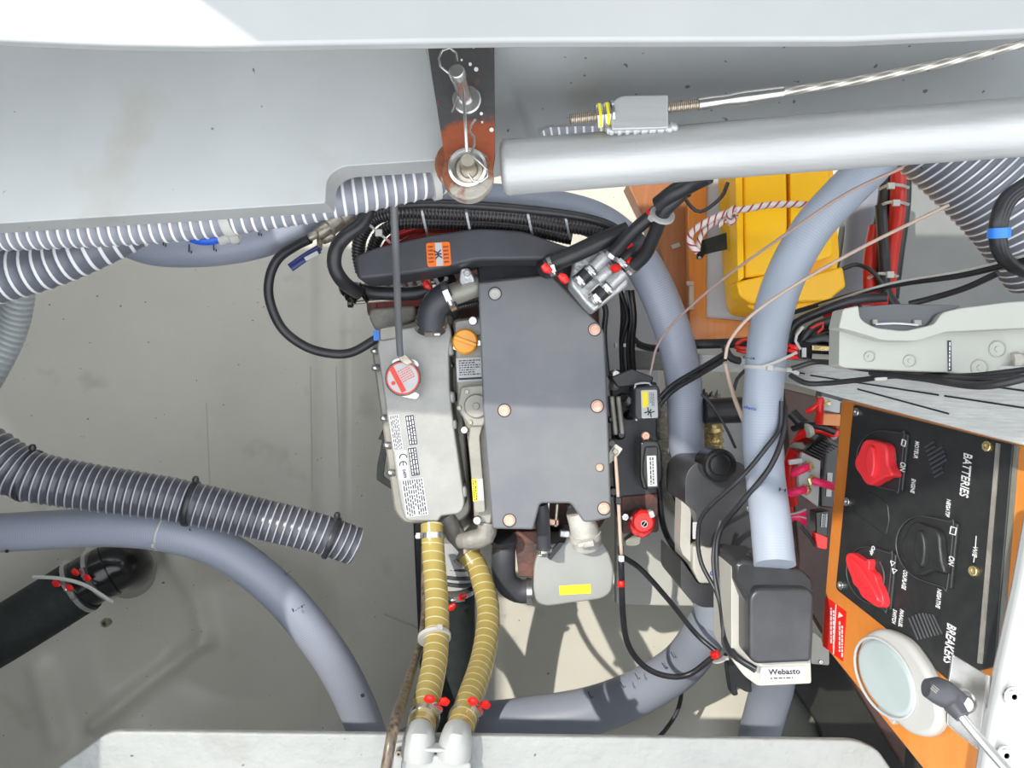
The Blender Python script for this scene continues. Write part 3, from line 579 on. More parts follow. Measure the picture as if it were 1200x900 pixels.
# lower right: hoses, expansion tank
ob('lower_bracket', MB().plate(.60, rnd([(580, 624), (640, 622), (632, 676), (608, 676), (604, 640), (586, 636)], 3), 0, .04), 'block', E, .003)
sweep('elbow_hose', [(591, 632, .60), (590, 655, .60), (592, 680, .59), (606, 692, .58), (622, 693, .58)], .0225, 'guard', None, None, parent=E, n=24)
ob('elbow_hose_mouth', MB().lathe(P(590, 634, .62), (0, 1, .4), [(.023, -.004), (.025, 0), (.025, .008), (.018, .009)], 24), 'black', E)
clamp(E, (620, 693, .58), (630, 693, .58), .0235, 'steel', None, -90)
sweep('breather_hose', [(634, 590, .70), (636, 610, .69), (638, 648, .66)], .0125, 'guard', None, None, parent=E, n=20)
clamp(E, (637.5, 645, .665), (638, 655, .66), .0133, 'steel', None, 90)
for (x, y, w_, h_, c) in ((641, 600, 6, 28, 'steel'), (652, 604, 4, 28, 'oldsteel'), (646, 612, 18, 8, 'copper'), (672, 600, 14, 16, 'castgrey'), (626, 616, 14, 10, 'blackgloss'), (662, 626, 12, 8, 'cast')):
    ob('linkage', MB().plate(.64, rnd(rect(x, y, w_, h_, 5), 2), 0, .02), c, E, .002)
tk = thing('coolant_tank', 'silver grey plastic tank with a yellow sticker below the engine cover', 'tank', P(670, 665, .30))
ob('tank_body', MB().plate(.62, rnd([(626, 660), (634, 640), (662, 636), (664, 628), (698, 628), (712, 642), (720, 668), (717, 694), (706, 702), (640, 711), (628, 706), (625, 690)], [10, 8, 6, 4, 8, 10, 8, 10, 10, 10, 6, 6]), 0, .16), 'tank', tk, .018, 4)
ob('neck', MB().tube([P(676, 598, .66), P(684, 618, .65), P(688, 636, .63)], .026, n=28, rs=[.8, 1, 1.05]), 'neck', tk)
clamp(tk, (686, 628, .645), (688, 640, .64), .0275, 'neck', None, 90)
st = sticker(tk, H(.62), 674, 691, 37, 11, -3, 'yellowlab', off=.0008); mb = MB(); fine(mb, .62, 658, 688, 690, 694, 2, -3, .0012)
ob('support_strap', MB().plate(.63, [(655, 636), (662, 636), (645, 657), (640, 652)], 0, .01), 'guard', tk)

# right-hand side plate with relay, fuse box and stop button
ob('side_plate', MB().plate(.60, rnd([(716, 440), (738, 440), (752, 446), (770, 448), (771, 624), (731, 624), (722, 600), (718, 500)], 3), 0, .03), 'guard', E, .003)
ob('side_plate_lower', MB().plate(.605, rnd([(728, 582), (771, 578), (772, 623), (730, 626)], 3), 0, .02), 'block', E, .002)
ob('side_plate_upper', MB().plate(.66, rnd([(724, 454), (716, 442), (740, 432), (766, 442), (764, 450)], 2), 0, .01), 'black', E, .002)
ob('bracket_leg', MB().plate(.57, rnd([(731, 510), (744, 510), (742, 582), (730, 584)], 2), .01, .05), 'panel', E, .003)
for x in (719.5, 727): ob('metal_strip', MB().plate(.63, rnd(rect(x, 487, 6, 46, -6), 2), .008, .03), 'silver2', E, .003)
for x, y, r in ((720, 440, .011), (714, 492, .006), (720, 452, .009), (728, 466, .008), (737, 470, .012), (738, 486, .010), (726, 510, .009), (715, 520, .009), (717, 576, .01)):
    ob('fastener', MB().lathe(P(x, y, .62), (.1, .1, 1), [(r, -.01), (r, .01), (r*.6, .016)], 12), random.choice(['blackgloss', 'steel', 'castgrey', 'blackgloss']), E)
rel = ob('relay_box', MB().plate(.70, rnd([(744, 454), (771, 451), (774, 458), (774, 490), (748, 493), (744, 488)], 3), 0, .07), 'guard', E, .005, 3, label='grey relay box with white and yellow label')
ob('relay_lid_line', MB().tube([P(746, 493, .69), P(744, 456, .69), P(746, 450, .69), P(760, 449, .69), P(764, 453, .69)], .0018, n=8), 'panelgrey', rel)
ob('relay_label', MB().plate(.70, rnd(rect(761, 473.5, 19, 33, -2), 2), .0010, .0008), 'label', rel)
ob('relay_label_field', MB().plate(.70, rect(756, 468, 6.5, 19, -2), .0016, .0006), 'yellowlab', rel)
mb = MB(); fine(mb, .70, 756, 465, 772, 471, 3, 88, .0016); text(mb, .70, 'ж', 761, 483, 8, 30, off=.0014); ob('lettering', mb, 'ink', rel)
fb = ob('fuse_box', MB().plate(.69, rnd([(750, 518), (757, 515), (771, 516), (776, 528), (777, 560), (773, 573), (754, 574), (750, 560)], 3), 0, .06), 'blackgloss', E, .004, 3, label='black fuse box with white label')
ob('fuse_lid', MB().plate(.695, rnd([(757, 524), (771, 523), (773, 572), (759, 574), (754, 556), (754, 545)], 2), .004, .01), 'panel', fb, .002)
ob('fuse_label', MB().plate(.70, rnd(rect(764, 552, 11, 36, -2), 1), .001, .0008), 'label', fb)
mb = MB(); fine(mb, .70, 748, 549, 780, 555, 2, 88, .0014); ob('lettering', mb, 'ink', fb)
bolt(E, H(.66), 757, 511, .0075, .008, 'copper', hexa=False)
ob('stop_button', MB().disc(.64, 752, 616, .022, -.02, 0, 30, .002).disc(.66, 754, 612, .0205, -.02, .004, 36, .004), 'red', E, label='round red stop button')
mb = MB().lathe(P(755, 614, .6645), (0, 0, 1), [(.006, 0), (.006, .0006), (.005, .0008), (.005, 0)], 20); text(mb, H(.664), '/', 755, 614, 5, 20); ob('button_symbol', mb, 'whiteink', E)
bolt(E, H(.62), 733, 606, .0075, .012, 'steel'); ob('fitting', MB().plate(.60, rnd([(742, 627), (752, 626), (750, 638), (744, 640), (734, 640), (733, 634)], 2), 0, .03), 'silver2', E, .003)
ob('button_pin', MB().plate(.665, rnd(rect(764, 603, 6, 8, -20), 2), 0, .02), 'label', E, .001)
ob('lever_plate', MB().plate(.72, rnd([(714, 530), (721, 520), (730, 526), (722, 537), (713, 545)], 1.5), 0, .004), 'neck', E, .001)
bolt(E, H(.72), 721, 529, .005, .006, 'oldsteel')
sweep('control_rod', [(721, 534, .725), (724, 575, .725), (727, 630, .72), (729, 655, .71)], .0032, 'cord2', None, None, parent=E, n=10)
for y in (587, 655): ob('cable_clip', MB().plate(.735, rnd(rect(725 + (y-587)*.05, y, 7, 8), 2), 0, .012), 'blackgloss' if y < 600 else 'steel', E, .001)

# ---------------------------------------------------------------- amber hoses and the strainer
def amber(pts, r, label, c1, c2):
    t = sweep('suction_hose', pts, r, 'amber', label, 'hose', 'amber suction hoses', n=28, pitch=.0185, amp=.012)
    clamp(t, *c1); clamp(t, *c2); return t
h1 = amber([(506, 614, .66), (508, 650, .68), (512, 710, .74), (510, 770, .82), (497, 835, .94), (492, 862, 1.0)], .0205, 'amber hose with white spiral, straight, nearer the ledge pump left side',
           ((507, 628, .665), (507, 640, .67), .0212, 'steel', None, 175), ((497, 843, .955), (494, 855, .98), .0212, 'steel', 'red', 60))
tie(h1, (509, 747, .785), (510, 760, .80), .026, 'white', 60, wd=.006)
h2 = amber([(549, 650, .60), (562, 672, .62), (572, 715, .68), (566, 770, .78), (547, 830, .92), (538, 860, .98)], .0205, 'amber hose with white spiral bulging right, tied to the strainer',
           ((549, 649, .60), (555, 658, .61), .0215, 'oldsteel', None, 180), ((543, 842, .94), (540, 855, .965), .0212, 'steel', 'red', 60))
h1['label'] = 'straight amber hose with white spiral and a cable tie'; h2['label'] = 'amber hose with white spiral bowing out to the right'
t = thing('pump_housing', 'grey moulded pump body with two hose spigots on the sunlit ledge', 'pump', P(505, 885, 1.0))
for x0, y0, x1, y1 in ((492, 856, 490, 884), (536, 856, 532, 884)):
    ob('spigot', MB().tube([P(x0, y0, 1.00), P((x0+x1)/2, (y0+y1)/2, 1.02), P(x1, y1, 1.02)], .0225, n=28, rs=[.85, 1.0, 1.05]), 'tank', t)
ob('housing', MB().plate(1.03, rnd([(470, 892), (482, 880), (494, 880), (498, 886), (522, 886), (528, 879), (540, 882), (552, 896), (552, 960), (465, 960)], 4), 0, .05), 'tank', t, .004, 3)
ob('rib', MB().plate(1.04, rnd(rect(508, 880, 34, 5, 2), 2), 0, .02), 'tank', t, .002)
ob('mounting_foot', MB().plate(1.008, rnd([(462, 872), (480, 868), (545, 868), (546, 960), (458, 960)], 3), 0, .012), 'tank', t, .002)
for x, y in ((467, 884), (542, 890)): bolt(t, H(1.01), x, y, .005, .012, 'oldsteel', hexa=False)
sweep('drain_hose', [(498, 640, .58), (498, 690, .62), (496, 740, .70), (478, 800, .88), (462, 850, 1.03), (450, 915, 1.06)], .0075, 'brownpipe', 'thin worn brown hose running down beside the straight amber hose', 'hose', n=14)
# stern gland pipe
t = thing('stern_tube', 'black exhaust tube with white sleeve and red clamps between the amber hoses', 'tube', P(532, 700, .10))
ob('white_sleeve', MB().tube([P(530, 628, .46), P(532, 655, .45), P(535, 682, .44)], .042, n=28), 'label', t)
for y in (662, 672, 680): ob('ring', MB().lathe(P(532 + (y-650)*.1, y, .445), (.1, 1, .0), [(.043, -.004), (.045, -.002), (.045, .002), (.043, .004)], 28), 'guard', t)
clamp(t, (535, 686, .44), (536, 700, .43), .043, 'steel', 'red', 80)
ob('black_tube', MB().tube([P(535, 684, .42), P(536, 740, .38), P(534, 800, .36), P(530, 900, .34)], .038, n=28), 'blackmatt', t)
ob('shaft_log', MB().plate(.16, [(484, 612), (506, 612), (520, 760), (516, 880), (496, 880)], 0, .03), 'black', t, .004)

# ---------------------------------------------------------------- loom and pipes over the belt guard
sweep('split_loom', [(424, 318, .70), (420, 296, .72), (424, 275, .74), (440, 256, .76), (470, 248, .78), (520, 250, .78), (600, 254, .78), (660, 264, .78), (716, 272, .79)], .0125, 'loom', 'outer black corrugated loom curving behind the belt guard', 'cable', n=16, pitch=.006, amp=.12)
sweep('split_loom', [(436, 320, .68), (436, 296, .69), (446, 274, .71), (470, 262, .73), (520, 262, .74), (600, 266, .74), (670, 280, .74)], .0115, 'loom', 'inner black corrugated loom above the red pipes', 'cable', n=16, pitch=.006, amp=.12)
sweep('fuel_pipe', [(448, 316, .66), (450, 296, .67), (466, 276, .68), (500, 266, .69), (560, 268, .69)], .009, 'redloom', 'upper dark red pipe inside the loom bend', 'pipe', n=14)
sweep('fuel_pipe', [(456, 318, .62), (458, 300, .63), (476, 283, .64), (510, 274, .65), (560, 276, .65)], .008, 'redloom', 'lower dark red pipe next to the belt guard', 'pipe', n=14)
sweep('cable', [(462, 240, .82), (520, 239, .82), (600, 244, .82), (680, 254, .82), (722, 268, .82), (728, 280, .82)], .0075, 'black', 'smooth black cable along the top of the loom', 'cable', n=12)
for i, (x, y) in enumerate(((496, 256), (548, 258), (620, 259), (664, 262))):
    o = ob('cable_tie', MB().tube([P(x-3, y-16, .80), P(x-1, y-6, .822), P(x+2, y+8, .80), P(x+5, y+20, .74)], .0022, n=6, flat=.5), 'panelgrey'); 
    o['label'] = ['grey cable tie on the loom nearest the dipstick tube', 'grey cable tie on the loom under the rusty plate', 'grey cable tie on the loom at mid bay', 'grey cable tie on the loom nearest the filter head'][i]; o['category'] = 'cable tie'; o['group'] = 'cable ties on the loom'
o = ob('cable_tie', MB().tube([P(430, 261, .765), P(444, 273, .785), P(458, 285, .77)], .0024, n=6, flat=.5).box(P(444, 273, .787), (.011, .011, .005)), 'caulk'); o['label'] = 'pale cable tie across the loom bend'; o['category'] = 'cable tie'
sweep('coolant_hose', [(432, 244, .86), (424, 262, .86), (406, 276, .86), (394, 292, .85), (392, 312, .84), (402, 330, .82), (418, 342, .75)], .0115, 'black', 'thick black hose bending down to the alternator clips', 'hose', n=16)
sweep('drain_hose', [(363, 280, .74), (345, 289, .73), (326, 303, .72), (316, 325, .71), (316, 352, .70), (330, 384, .69), (356, 405, .68), (385, 414, .67), (412, 413, .66), (441, 397, .65)], .0085, 'black', 'black hose looping round to the manifold, left of the engine', 'hose', n=16)
ob('hose_label', MB().plate(.67, rect(441, 393, 7, 12, -5), 0, .012), 'bluetape', None, label='small blue tag at the end of the looping black hose', cat='tag')
t = thing('ball_valve', 'dull brass ball valve with navy lever handle, upper left of engine', 'valve', P(395, 270, .60))
for a, b, r in (((362, 279, .74), (372, 273, .74), .0075), ((370, 276, .73), (388, 264, .73), .012), ((384, 268, .73), (398, 256, .72), .016), ((376, 280, .71), (392, 274, .71), .011), ((396, 262, .71), (408, 252, .70), .020)):
    ob('valve_body', MB().lathe(P(*a), P(*b) - P(*a), [(r*.8, 0), (r, .003), (r, (P(*b)-P(*a)).length - .003), (r*.8, (P(*b)-P(*a)).length)], 10), 'oldsteel', t)
ob('valve_flange', MB().disc(.66, 408, 258, .026, -.04, .0, 20, .003), 'oldsteel', t)
ob('lever', MB().tube([P(374, 292, .75), P(360, 300, .755), P(340, 314, .76)], .0075, n=14, flat=.5), 'navy', t)
ob('lever_label', MB().plate(.765, rect(365, 300, 17, 5, -28), 0, .001), 'label', t)
ob('lever_stem', MB().tube([P(374, 278, .72), P(375, 286, .74), P(374, 292, .75)], .005, n=10), 'oldsteel', t)

# ---------------------------------------------------------------- filter head and its hoses
t = thing('fuel_filter_head', 'cast aluminium filter head with hose tails at the engine corner', 'filter', P(703, 320, .62))
FH = H(.84)
ob('casting', MB().plate(FH, rnd([(672, 300), (686, 290), (700, 292), (736, 324), (737, 334), (696, 366), (686, 356), (668, 334)], [12, 10, 6, 4, 4, 4, 3, 4]), 0, .06), 'cast', t, .005, 3)
a = 43
def onh(u, v): ca, sa = math.cos(math.radians(-a)), math.sin(math.radians(-a)); return 703 + u*ca - v*sa, 326 + u*sa + v*ca
for u0, u1, v, r in ((-24, -6, -14, .009), (-26, -2, 14, .009), (2, 22, -14, .011), (2, 24, 14, .011), (-4, 14, 0, .009)):
    x0, y0 = onh(u0, v); x1, y1 = onh(u1, v)
    ob('port', MB().tube([P(x0, y0, .86), P(x1, y1, .86)], r, n=18), 'cast', t)
for v in (-14, 14):
    x0, y0 = onh(-19, v); x1, y1 = onh(-3, v); ob('link_hose', MB().tube([P(x0, y0, .862), P(x1, y1, .862)], .0115, n=18), 'black', t)
    for u in (-20, -3): x0, y0 = onh(u, v); x1, y1 = onh(u+5, v); clamp(t, (x0, y0, .862), (x1, y1, .862), .0115, 'steel', None, 90)
x0, y0 = onh(-20, 4); x1, y1 = onh(10, 4); ob('rib', MB().tube([P(x0, y0, .865), P(x1, y1, .865)], .0018, n=8), 'steel', t)
ob('edge_line', MB().tube([P(740, 322, .85), P(718, 302, .85), P(702, 290, .85)], .003, n=8), 'cast', t)
g = 'black hoses at the filter head'
h = sweep('fuel_hose', [(716, 300, .87), (732, 282, .89), (750, 264, .91), (775, 244, .93), (806, 222, .95)], .0105, 'black', 'black hose with a red band leaving the filter head', 'hose', n=18)
ob('red_band', MB().lathe(P(761, 255, .92), P(768, 249, .922) - P(761, 255, .92), [(.0108, 0), (.0115, .001), (.0115, .009), (.0108, .010)], 20), 'red', h)
clamp(h, (717, 298, .872), (722, 292, .875), .0112, 'steel', 'red', 150)
h = sweep('fuel_hose', [(742, 312, .87), (756, 298, .89), (768, 272, .92), (778, 248, .95), (800, 226, .97)], .0105, 'black', 'black hose bending up from the right filter port', 'hose', n=18)
clamp(h, (743, 311, .872), (748, 306, .88), .0112, 'steel', 'red', -60)
tie(h, (776, 252, .945), (779, 244, .955), .017, 'white', 40, wd=.004)
h = sweep('fuel_hose', [(724, 312, .86), (738, 296, .86), (752, 282, .85)], .0145, 'black', 'short thick black hose stub on the filter head', 'hose', n=18)
clamp(h, (727, 309, .86), (732, 303, .86), .0152, 'steel', None, 90)
h = sweep('intake_hose', [(668, 312, .82), (650, 310, .80), (640, 314, .78)], .019, 'black', 'black rubber hose with a red winged clamp above the cover', 'hose', n=20)
h = sweep('intake_hose', [(640, 312, .85), (672, 298, .86), (706, 282, .86), (736, 270, .86)], .014, 'black', 'black hose lying over the belt guard toward the filter head', 'hose', n=20)
clamp(h, (646, 312, .856), (652, 310, .856), .0145, 'steel', 'red', 110)
sweep('cable', [(772, 240, .95), (790, 226, .97), (808, 216, .98), (830, 205, 1.0)], .013, 'black', 'thick black sleeve disappearing under the aluminium tube', 'cable', n=14)
sweep('cable', [(800, 228, .84), (808, 240, .84), (818, 248, .84), (830, 244, .84), (846, 230, .84), (853, 214, .84)], .003, 'black', 'thin black wire looping over the wooden frame', 'wire', n=8)
# loom between cover and duct hose
lm = sweep('wiring_loom', [(733, 342, .62), (735, 370, .61), (733, 400, .60), (734, 432, .60), (735, 452, .60)], .0125, 'black', 'bundle of black wires running down beside the engine cover', 'cable', n=12)
for dx, r in ((-6, .004), (7, .005), (2, .004)): ob('strand', MB().tube([P(733+dx, 340, .63), P(739+dx*.6, 372, .625), P(734+dx, 405, .62), P(736+dx, 440, .62)], r, n=8), 'blackgloss', lm)
tie(lm, (734, 405, .60), (734, 415, .60), .017, 'panelgrey', 170, wd=.006)
sweep('cable', [(738, 392, .60), (748, 403, .58), (766, 408, .56), (790, 406, .55)], .007, 'black', 'black branch wire from the loom passing behind the duct hose', 'wire', n=10)
sweep('cable', [(704, 352, .68), (710, 364, .67), (708, 392, .66), (712, 440, .64)], .005, 'black', 'black wire hugging the right edge of the engine cover', 'wire', n=10)

# ---------------------------------------------------------------- wooden frame, yellow box, rope
t = thing('wooden_frame', 'orange varnished wooden frame round a grey panel left of the yellow box', 'frame', P(840, 310, .48))
ob('side_board', MB().plate(.52, [(735, 215), (806, 195), (808, 401), (790, 402), (776, 300)], 0, .06), 'wood2', t, .002)
ob('stile', MB().plate(.60, [(805, 180), (829, 180), (828, 402), (808, 402)], 0, .02), 'wood', t, .002)
ob('rail', MB().plate(.60, [(826, 372), (900, 378), (900, 399), (826, 402)], 0, .02), 'wood', t, .002)
ob('lower_rail', MB().plate(.54, [(809, 399), (900, 397), (900, 404), (811, 406)], 0, .02), 'wood2', t, .001)
ob('inset_panel', MB().plate(.59, rnd([(825, 175), (905, 175), (905, 381), (825, 375)], 2), 0, .01), 'panelgrey', t, .001)
ob('hinge', MB().plate(.615, rnd(rect(810.5, 346, 6, 34), 1), 0, .01), 'cord2', t, .001)
ob('latch', MB().plate(.62, rnd(rect(809, 332, 8, 5), 1), 0, .01), 'cord2', t, .001)
ob('paper_tag', MB().plate(.525, rect(792, 288, 10, 5, -20), 0, .001), 'cream', t)
t = thing('yellow_box', 'bright yellow plastic case behind the pale duct hose', 'case', P(920, 290, .60))
ob('body', MB().plate(.74, rnd([(860, 140), (972, 140), (984, 300), (972, 360), (900, 366), (874, 362), (868, 300)], [2, 2, 6, 14, 14, 14, 2]), 0, .12), 'yellow', t, .006, 3)
ob('lid', MB().plate(.765, rnd([(870, 140), (921, 140), (923, 262), (918, 320), (873, 326)], 4), 0, .03), 'yellow', t, .006, 3)
ob('lid_panel', MB().plate(.765, rnd([(925, 140), (968, 140), (976, 300), (930, 315), (927, 262)], 4), 0, .03), 'yellow', t, .006, 3)
ob('flange', MB().plate(.77, rnd([(863, 330), (900, 322), (940, 326), (988, 312), (992, 336), (978, 346), (974, 352), (880, 356), (866, 346)], 4), 0, .05), 'yellow', t, .006, 3)
ob('side_flange', MB().plate(.775, rnd([(860, 140), (869, 140), (872, 326), (865, 330)], 2), 0, .04), 'yellow', t, .003)
r_ = sweep('rope', [(818, 296, .80), (810, 286, .80), (809, 276, .80), (818, 266, .80), (836, 256, .80), (856, 248, .81), (880, 244, .82), (905, 240, .82), (945, 240, .82), (965, 246, .80)], .0058, 'rope', 'red and white braided rope tied round the yellow case', 'rope', n=14, pitch=.014, amp=.12, starts=2, step=.002)
ob('loop', MB().tube([P(p[0], p[1], .79) for p in ((817, 294), (820, 280), (828, 268), (842, 258), (858, 252))], .005, n=14, pitch=.014, amp=.12, starts=2, step=.002), 'rope', r_)
ob('knot', MB().tube([P(p[0], p[1], p[2]) for p in ((856, 262, .80), (854, 252, .815), (860, 244, .82), (862, 252, .80), (858, 260, .805), (850, 258, .80), (842, 264, .79))], .005, n=14, pitch=.014, amp=.12, starts=2, step=.002), 'rope', r_)
t = thing('strap', 'black webbing strap with end bracket beside the yellow case', 'strap', P(840, 285, .62))
ob('webbing', MB().plate(.66, [(824, 281), (866, 268), (868, 288), (826, 298)], 0, .005), 'blackmatt', t)
ob('bracket', MB().plate(.67, rnd([(817, 282), (825, 280), (827, 297), (822, 304), (817, 303)], 2), 0, .01), 'blackgloss', t, .002)
bolt(t, H(.67), 820, 302, .003, .003, 'steel', hexa=False)

# ---------------------------------------------------------------- duct hoses on the right
t = sweep('duct_hose', [(1050, 160, .98), (1020, 195, .98), (985, 230, .97), (950, 270, .96), (920, 325, .95), (902, 385, .95), (896, 440, .95), (893, 500, .94), (897, 560, .93), (903, 610, .97), (908, 662, 1.0)], .0282, 'ductlight', 'pale blue duct hose hanging over the yellow case down to the front blower', 'hose', n=32)
mb = MB(); text(mb, H(.9765), 'Lebasto', 950, 272, 4.5, 25, wd=20, shear=.3); text(mb, H(.98), 'I-a', 878, 419, 3.5, 5, wd=14); text(mb, H(.972), 'H', 917, 574, 4, 10, wd=8); ob('print_mark', mb, 'ink', t, kind='stuff')
mb = MB(); text(mb, H(.973), 'ebasto', 879, 478, 4, 12, wd=15, shear=.2); text(mb, H(.963), 'Webasto', 901, 626, 5, 14, wd=22, shear=.3); ob('print_mark', mb, 'blueink', t, kind='stuff')
tie(t, (896, 432, .95), (895, 442, .95), .0292, 'white', 95, wd=.005)
sweep('tie_tail', [(892, 430, .982), (910, 424, .985), (934, 413, .99)], .0022, 'cream', None, None, parent=t, n=6, flat=.5)
sweep('tie_tail', [(918, 433, .96), (928, 434, .96), (936, 438, .96)], .0032, 'white', None, None, parent=t, n=6, flat=.5)
sweep('duct_hose', [(1022, 150, .50), (1016, 220, .49), (1010, 290, .47), (998, 350, .465), (988, 400, .46)], .036, 'duct', 'blue grey duct hose beside the red cables, right of the yellow case', 'hose', n=28)
t = sweep('duct_hose', [(840, 712, .50), (826, 742, .46), (795, 782, .38), (740, 815, .31), (680, 836, .26), (610, 846, .22), (530, 858, .19), (440, 900, .17)], .054, 'duct', 'blue grey duct hose curving along the bottom from the rear blower', 'hose', n=28, rs=[.8, .85, .9, 1, 1, 1, 1])
mb = MB()
for x, y, a in ((812, 748, 60), (803, 760, 60), (792, 773, 60), (782, 786, 55), (750, 798, 60), (733, 808, 60), (695, 820, 62)): text(mb, H(.45 if x > 790 else .42), 'l.', x-3, y-6, 9, a-90, wd=3)
ob('print_mark', mb, 'ink', t, kind='stuff')
ob('cuff', MB().tube([P(845, 690, .60), P(838, 722, .56)], .038, n=28), 'ductlight', t)
sweep('duct_hose', [(908, 770, .62), (906, 800, .56), (898, 830, .52), (888, 870, .48), (880, 930, .45)], .040, 'duct', 'blue grey duct hose leaving the front blower under the ledge', 'hose', n=28)

# ---------------------------------------------------------------- blowers
t = thing('blower', 'rear black and cream bilge blower behind the pale duct hose', 'blower', P(840, 640, .35))
ob('housing', MB().plate(.80, rnd([(803, 556), (816, 540), (868, 540), (886, 560), (886, 650), (876, 640), (822, 640), (815, 600), (803, 590)], [10, 12, 12, 10, 4, 4, 4, 4, 4]), 0, .16), 'blower', t, .014, 4)
ob('motor_cap', MB().disc(.84, 844, 546, .027, -.06, 0, 36, .004).disc(.84, 844, 545, .018, -.01, .004, 30, .003), 'blackgloss', t)
ob('side_bracket', MB().plate(.76, rnd([(799, 574), (811, 582), (810, 600), (809, 640), (816, 655), (818, 668), (800, 650), (797, 640)], 2), 0, .05), 'cream', t, .003)
ob('cream_band', MB().plate(.78, rnd([(812, 640), (884, 640), (884, 684), (820, 684), (812, 668)], 3), 0, .15), 'cream', t, .004, 3)
mb = MB(); text(mb, H(.78), 'Webasto', 845, 673, 7, 180, wd=26); ob('lettering', mb, 'blueink', t)
ob('lower_housing', MB().plate(.77, rnd([(798, 655), (818, 684), (884, 684), (884, 708), (868, 712), (820, 712), (806, 700), (798, 690)], [3, 3, 3, 3, 8, 8, 6, 6]), 0, .18), 'blower', t, .008, 3)
ob('white_tag', MB().plate(.81, rnd(rect(815, 622, 6, 20), 1), 0, .004), 'white', t, .001)
ob('terminal', MB().plate(.80, rnd(rect(881, 597, 8, 6, -10), 1), .01, .01), 'white', t, .001)
ob('seal_patch', MB().plate(.72, rnd([(878, 650), (890, 632), (893, 658), (880, 664)], 3), 0, .05), 'caulk', t, .003)
t = thing('blower', 'front black and cream bilge blower, nearest the ledge, with a name label', 'blower', P(905, 730, .60))
ob('back_plate', MB().plate(.97, rnd([(857, 664), (862, 655), (884, 690), (884, 760), (950, 772), (951, 801), (888, 804), (872, 792), (857, 772)], [3, 3, 2, 2, 2, 3, 4, 6, 8]), 0, .10), 'cream', t, .003, 3)
ob('housing', MB().plate(1.02, rnd([(878, 700), (886, 690), (948, 690), (955, 698), (951, 776), (886, 779), (878, 772)], [8, 8, 8, 8, 5, 5, 5]), 0, .14), 'blower', t, .010, 4)
ob('shoulder', MB().polyz([(861, 660, .985), (872, 656, .985), (942, 668, .985), (954, 680, .995), (956, 700, 1.016), (948, 705, 1.018), (884, 704, 1.018), (878, 712, 1.016), (861, 680, .985)], .12), 'blower', t, .008, 4)
ob('fan_inlet', MB().disc(.975, 908, 668, .031, -.03, .010, 36, .006), 'blackgloss', t)
ob('name_label', MB().plate(.97, rect(917, 789, 52, 16, -2), .0012, .001), 'label', t)
ob('label_band', MB().plate(.97, rect(917, 794.5, 52, 5, -2), .0018, .0006), 'panelgrey', t)
mb = MB(); text(mb, .97, 'Webasto', 919, 787, 6.5, -2, wd=37, off=.0016); fine(mb, .97, 903, 793, 938, 796, 1, -2, .0022); ob('lettering', mb, 'ink', t)
ob('foot_bracket', MB().plate(.60, rnd([(952, 740), (972, 756), (972, 780), (950, 778)], 3), 0, .02), 'cream', t, .002)
bolt(t, H(.60), 962, 776, .004, .004, 'steel')
t = thing('mounting_arm', 'black bracket arm hanging below the front blower', 'bracket', P(870, 795, .40))
ob('arm', MB().plate(.55, rnd([(852, 770), (880, 784), (900, 806), (876, 812), (862, 804), (866, 815), (858, 816), (855, 800)], 4), 0, .03), 'black', t, .004)

# wires over the blowers
def wire(pts, r, m, label, n=10, name='wire', cat='wire', **k): return sweep(name, pts, r, m, label, cat, n=n, **k)
wire([(916, 470, .97), (914, 500, .97), (900, 522, .975), (868, 560, .95), (826, 600, .90), (818, 626, .88), (822, 660, .88), (842, 700, .90), (848, 740, .93), (856, 765, .97), (885, 786, 1.0)], .0034, 'black', 'outer thin black wire draped over both blowers')
wire([(920, 476, .96), (918, 508, .97), (902, 548, .975), (868, 590, .94), (844, 622, .90), (840, 660, .90), (846, 700, .91), (853, 745, .94), (862, 768, .98), (886, 784, 1.0)], .0040, 'black', 'inner black wire draped over the rear blower')
wire([(845, 610, .89), (836, 650, .89), (840, 690, .90), (848, 720, .92), (850, 760, .95), (880, 782, .99)], .0034, 'guard', 'grey wire joining the pair on the front blower')
wire([(772, 562, .60), (776, 610, .58), (786, 636, .56), (800, 652, .56), (812, 662, .60)], .006, 'black', 'black wire curving from the fuse box to the rear blower')
wire([(727, 640, .70), (728, 668, .70), (730, 720, .66), (736, 755, .62), (754, 780, .60), (780, 792, .60), (808, 790, .60), (838, 768, .62)], .0056, 'black', 'black control cable looping below the tank', name='control_cable', cat='cable')
cc = wire([(729, 652, .70), (752, 668, .66), (786, 706, .62), (815, 742, .60), (840, 764, .62)], .0050, 'black', 'black cable running diagonally from the engine to the red tape', name='control_cable', cat='cable')
ob('red_tape', MB().lathe(P(838, 767, .625), (.4, -.8, 0), [(.007, -.006), (.009, -.004), (.009, .004), (.007, .006)], 14), 'red', cc)
ob('red_band', MB().lathe(P(728, 684, .70), (0, 1, 0), [(.0062, -.005), (.0068, -.004), (.0068, .004), (.0062, .005)], 14), 'red', cc)
tie(cc, (843, 773, .62), (846, 782, .62), .012, 'caulk', 20, wd=.003)
ob('blue_connector', MB().plate(.80, rnd(rect(852, 715, 8, 7), 2), 0, .01), 'bluetape', None, .001, label='small bright blue connector between the blowers', cat='connector')
wire([(450, 719, .06), (466, 726, .08), (484, 733, .10), (492, 738, .10)], .0024, 'caulk', 'thin pale wire end sticking out left of the amber hose')
wire([(800, 800, .2), (795, 830, .2), (780, 855, .2), (765, 870, .2)], .005, 'guard', 'dark cord below the bottom duct hose')

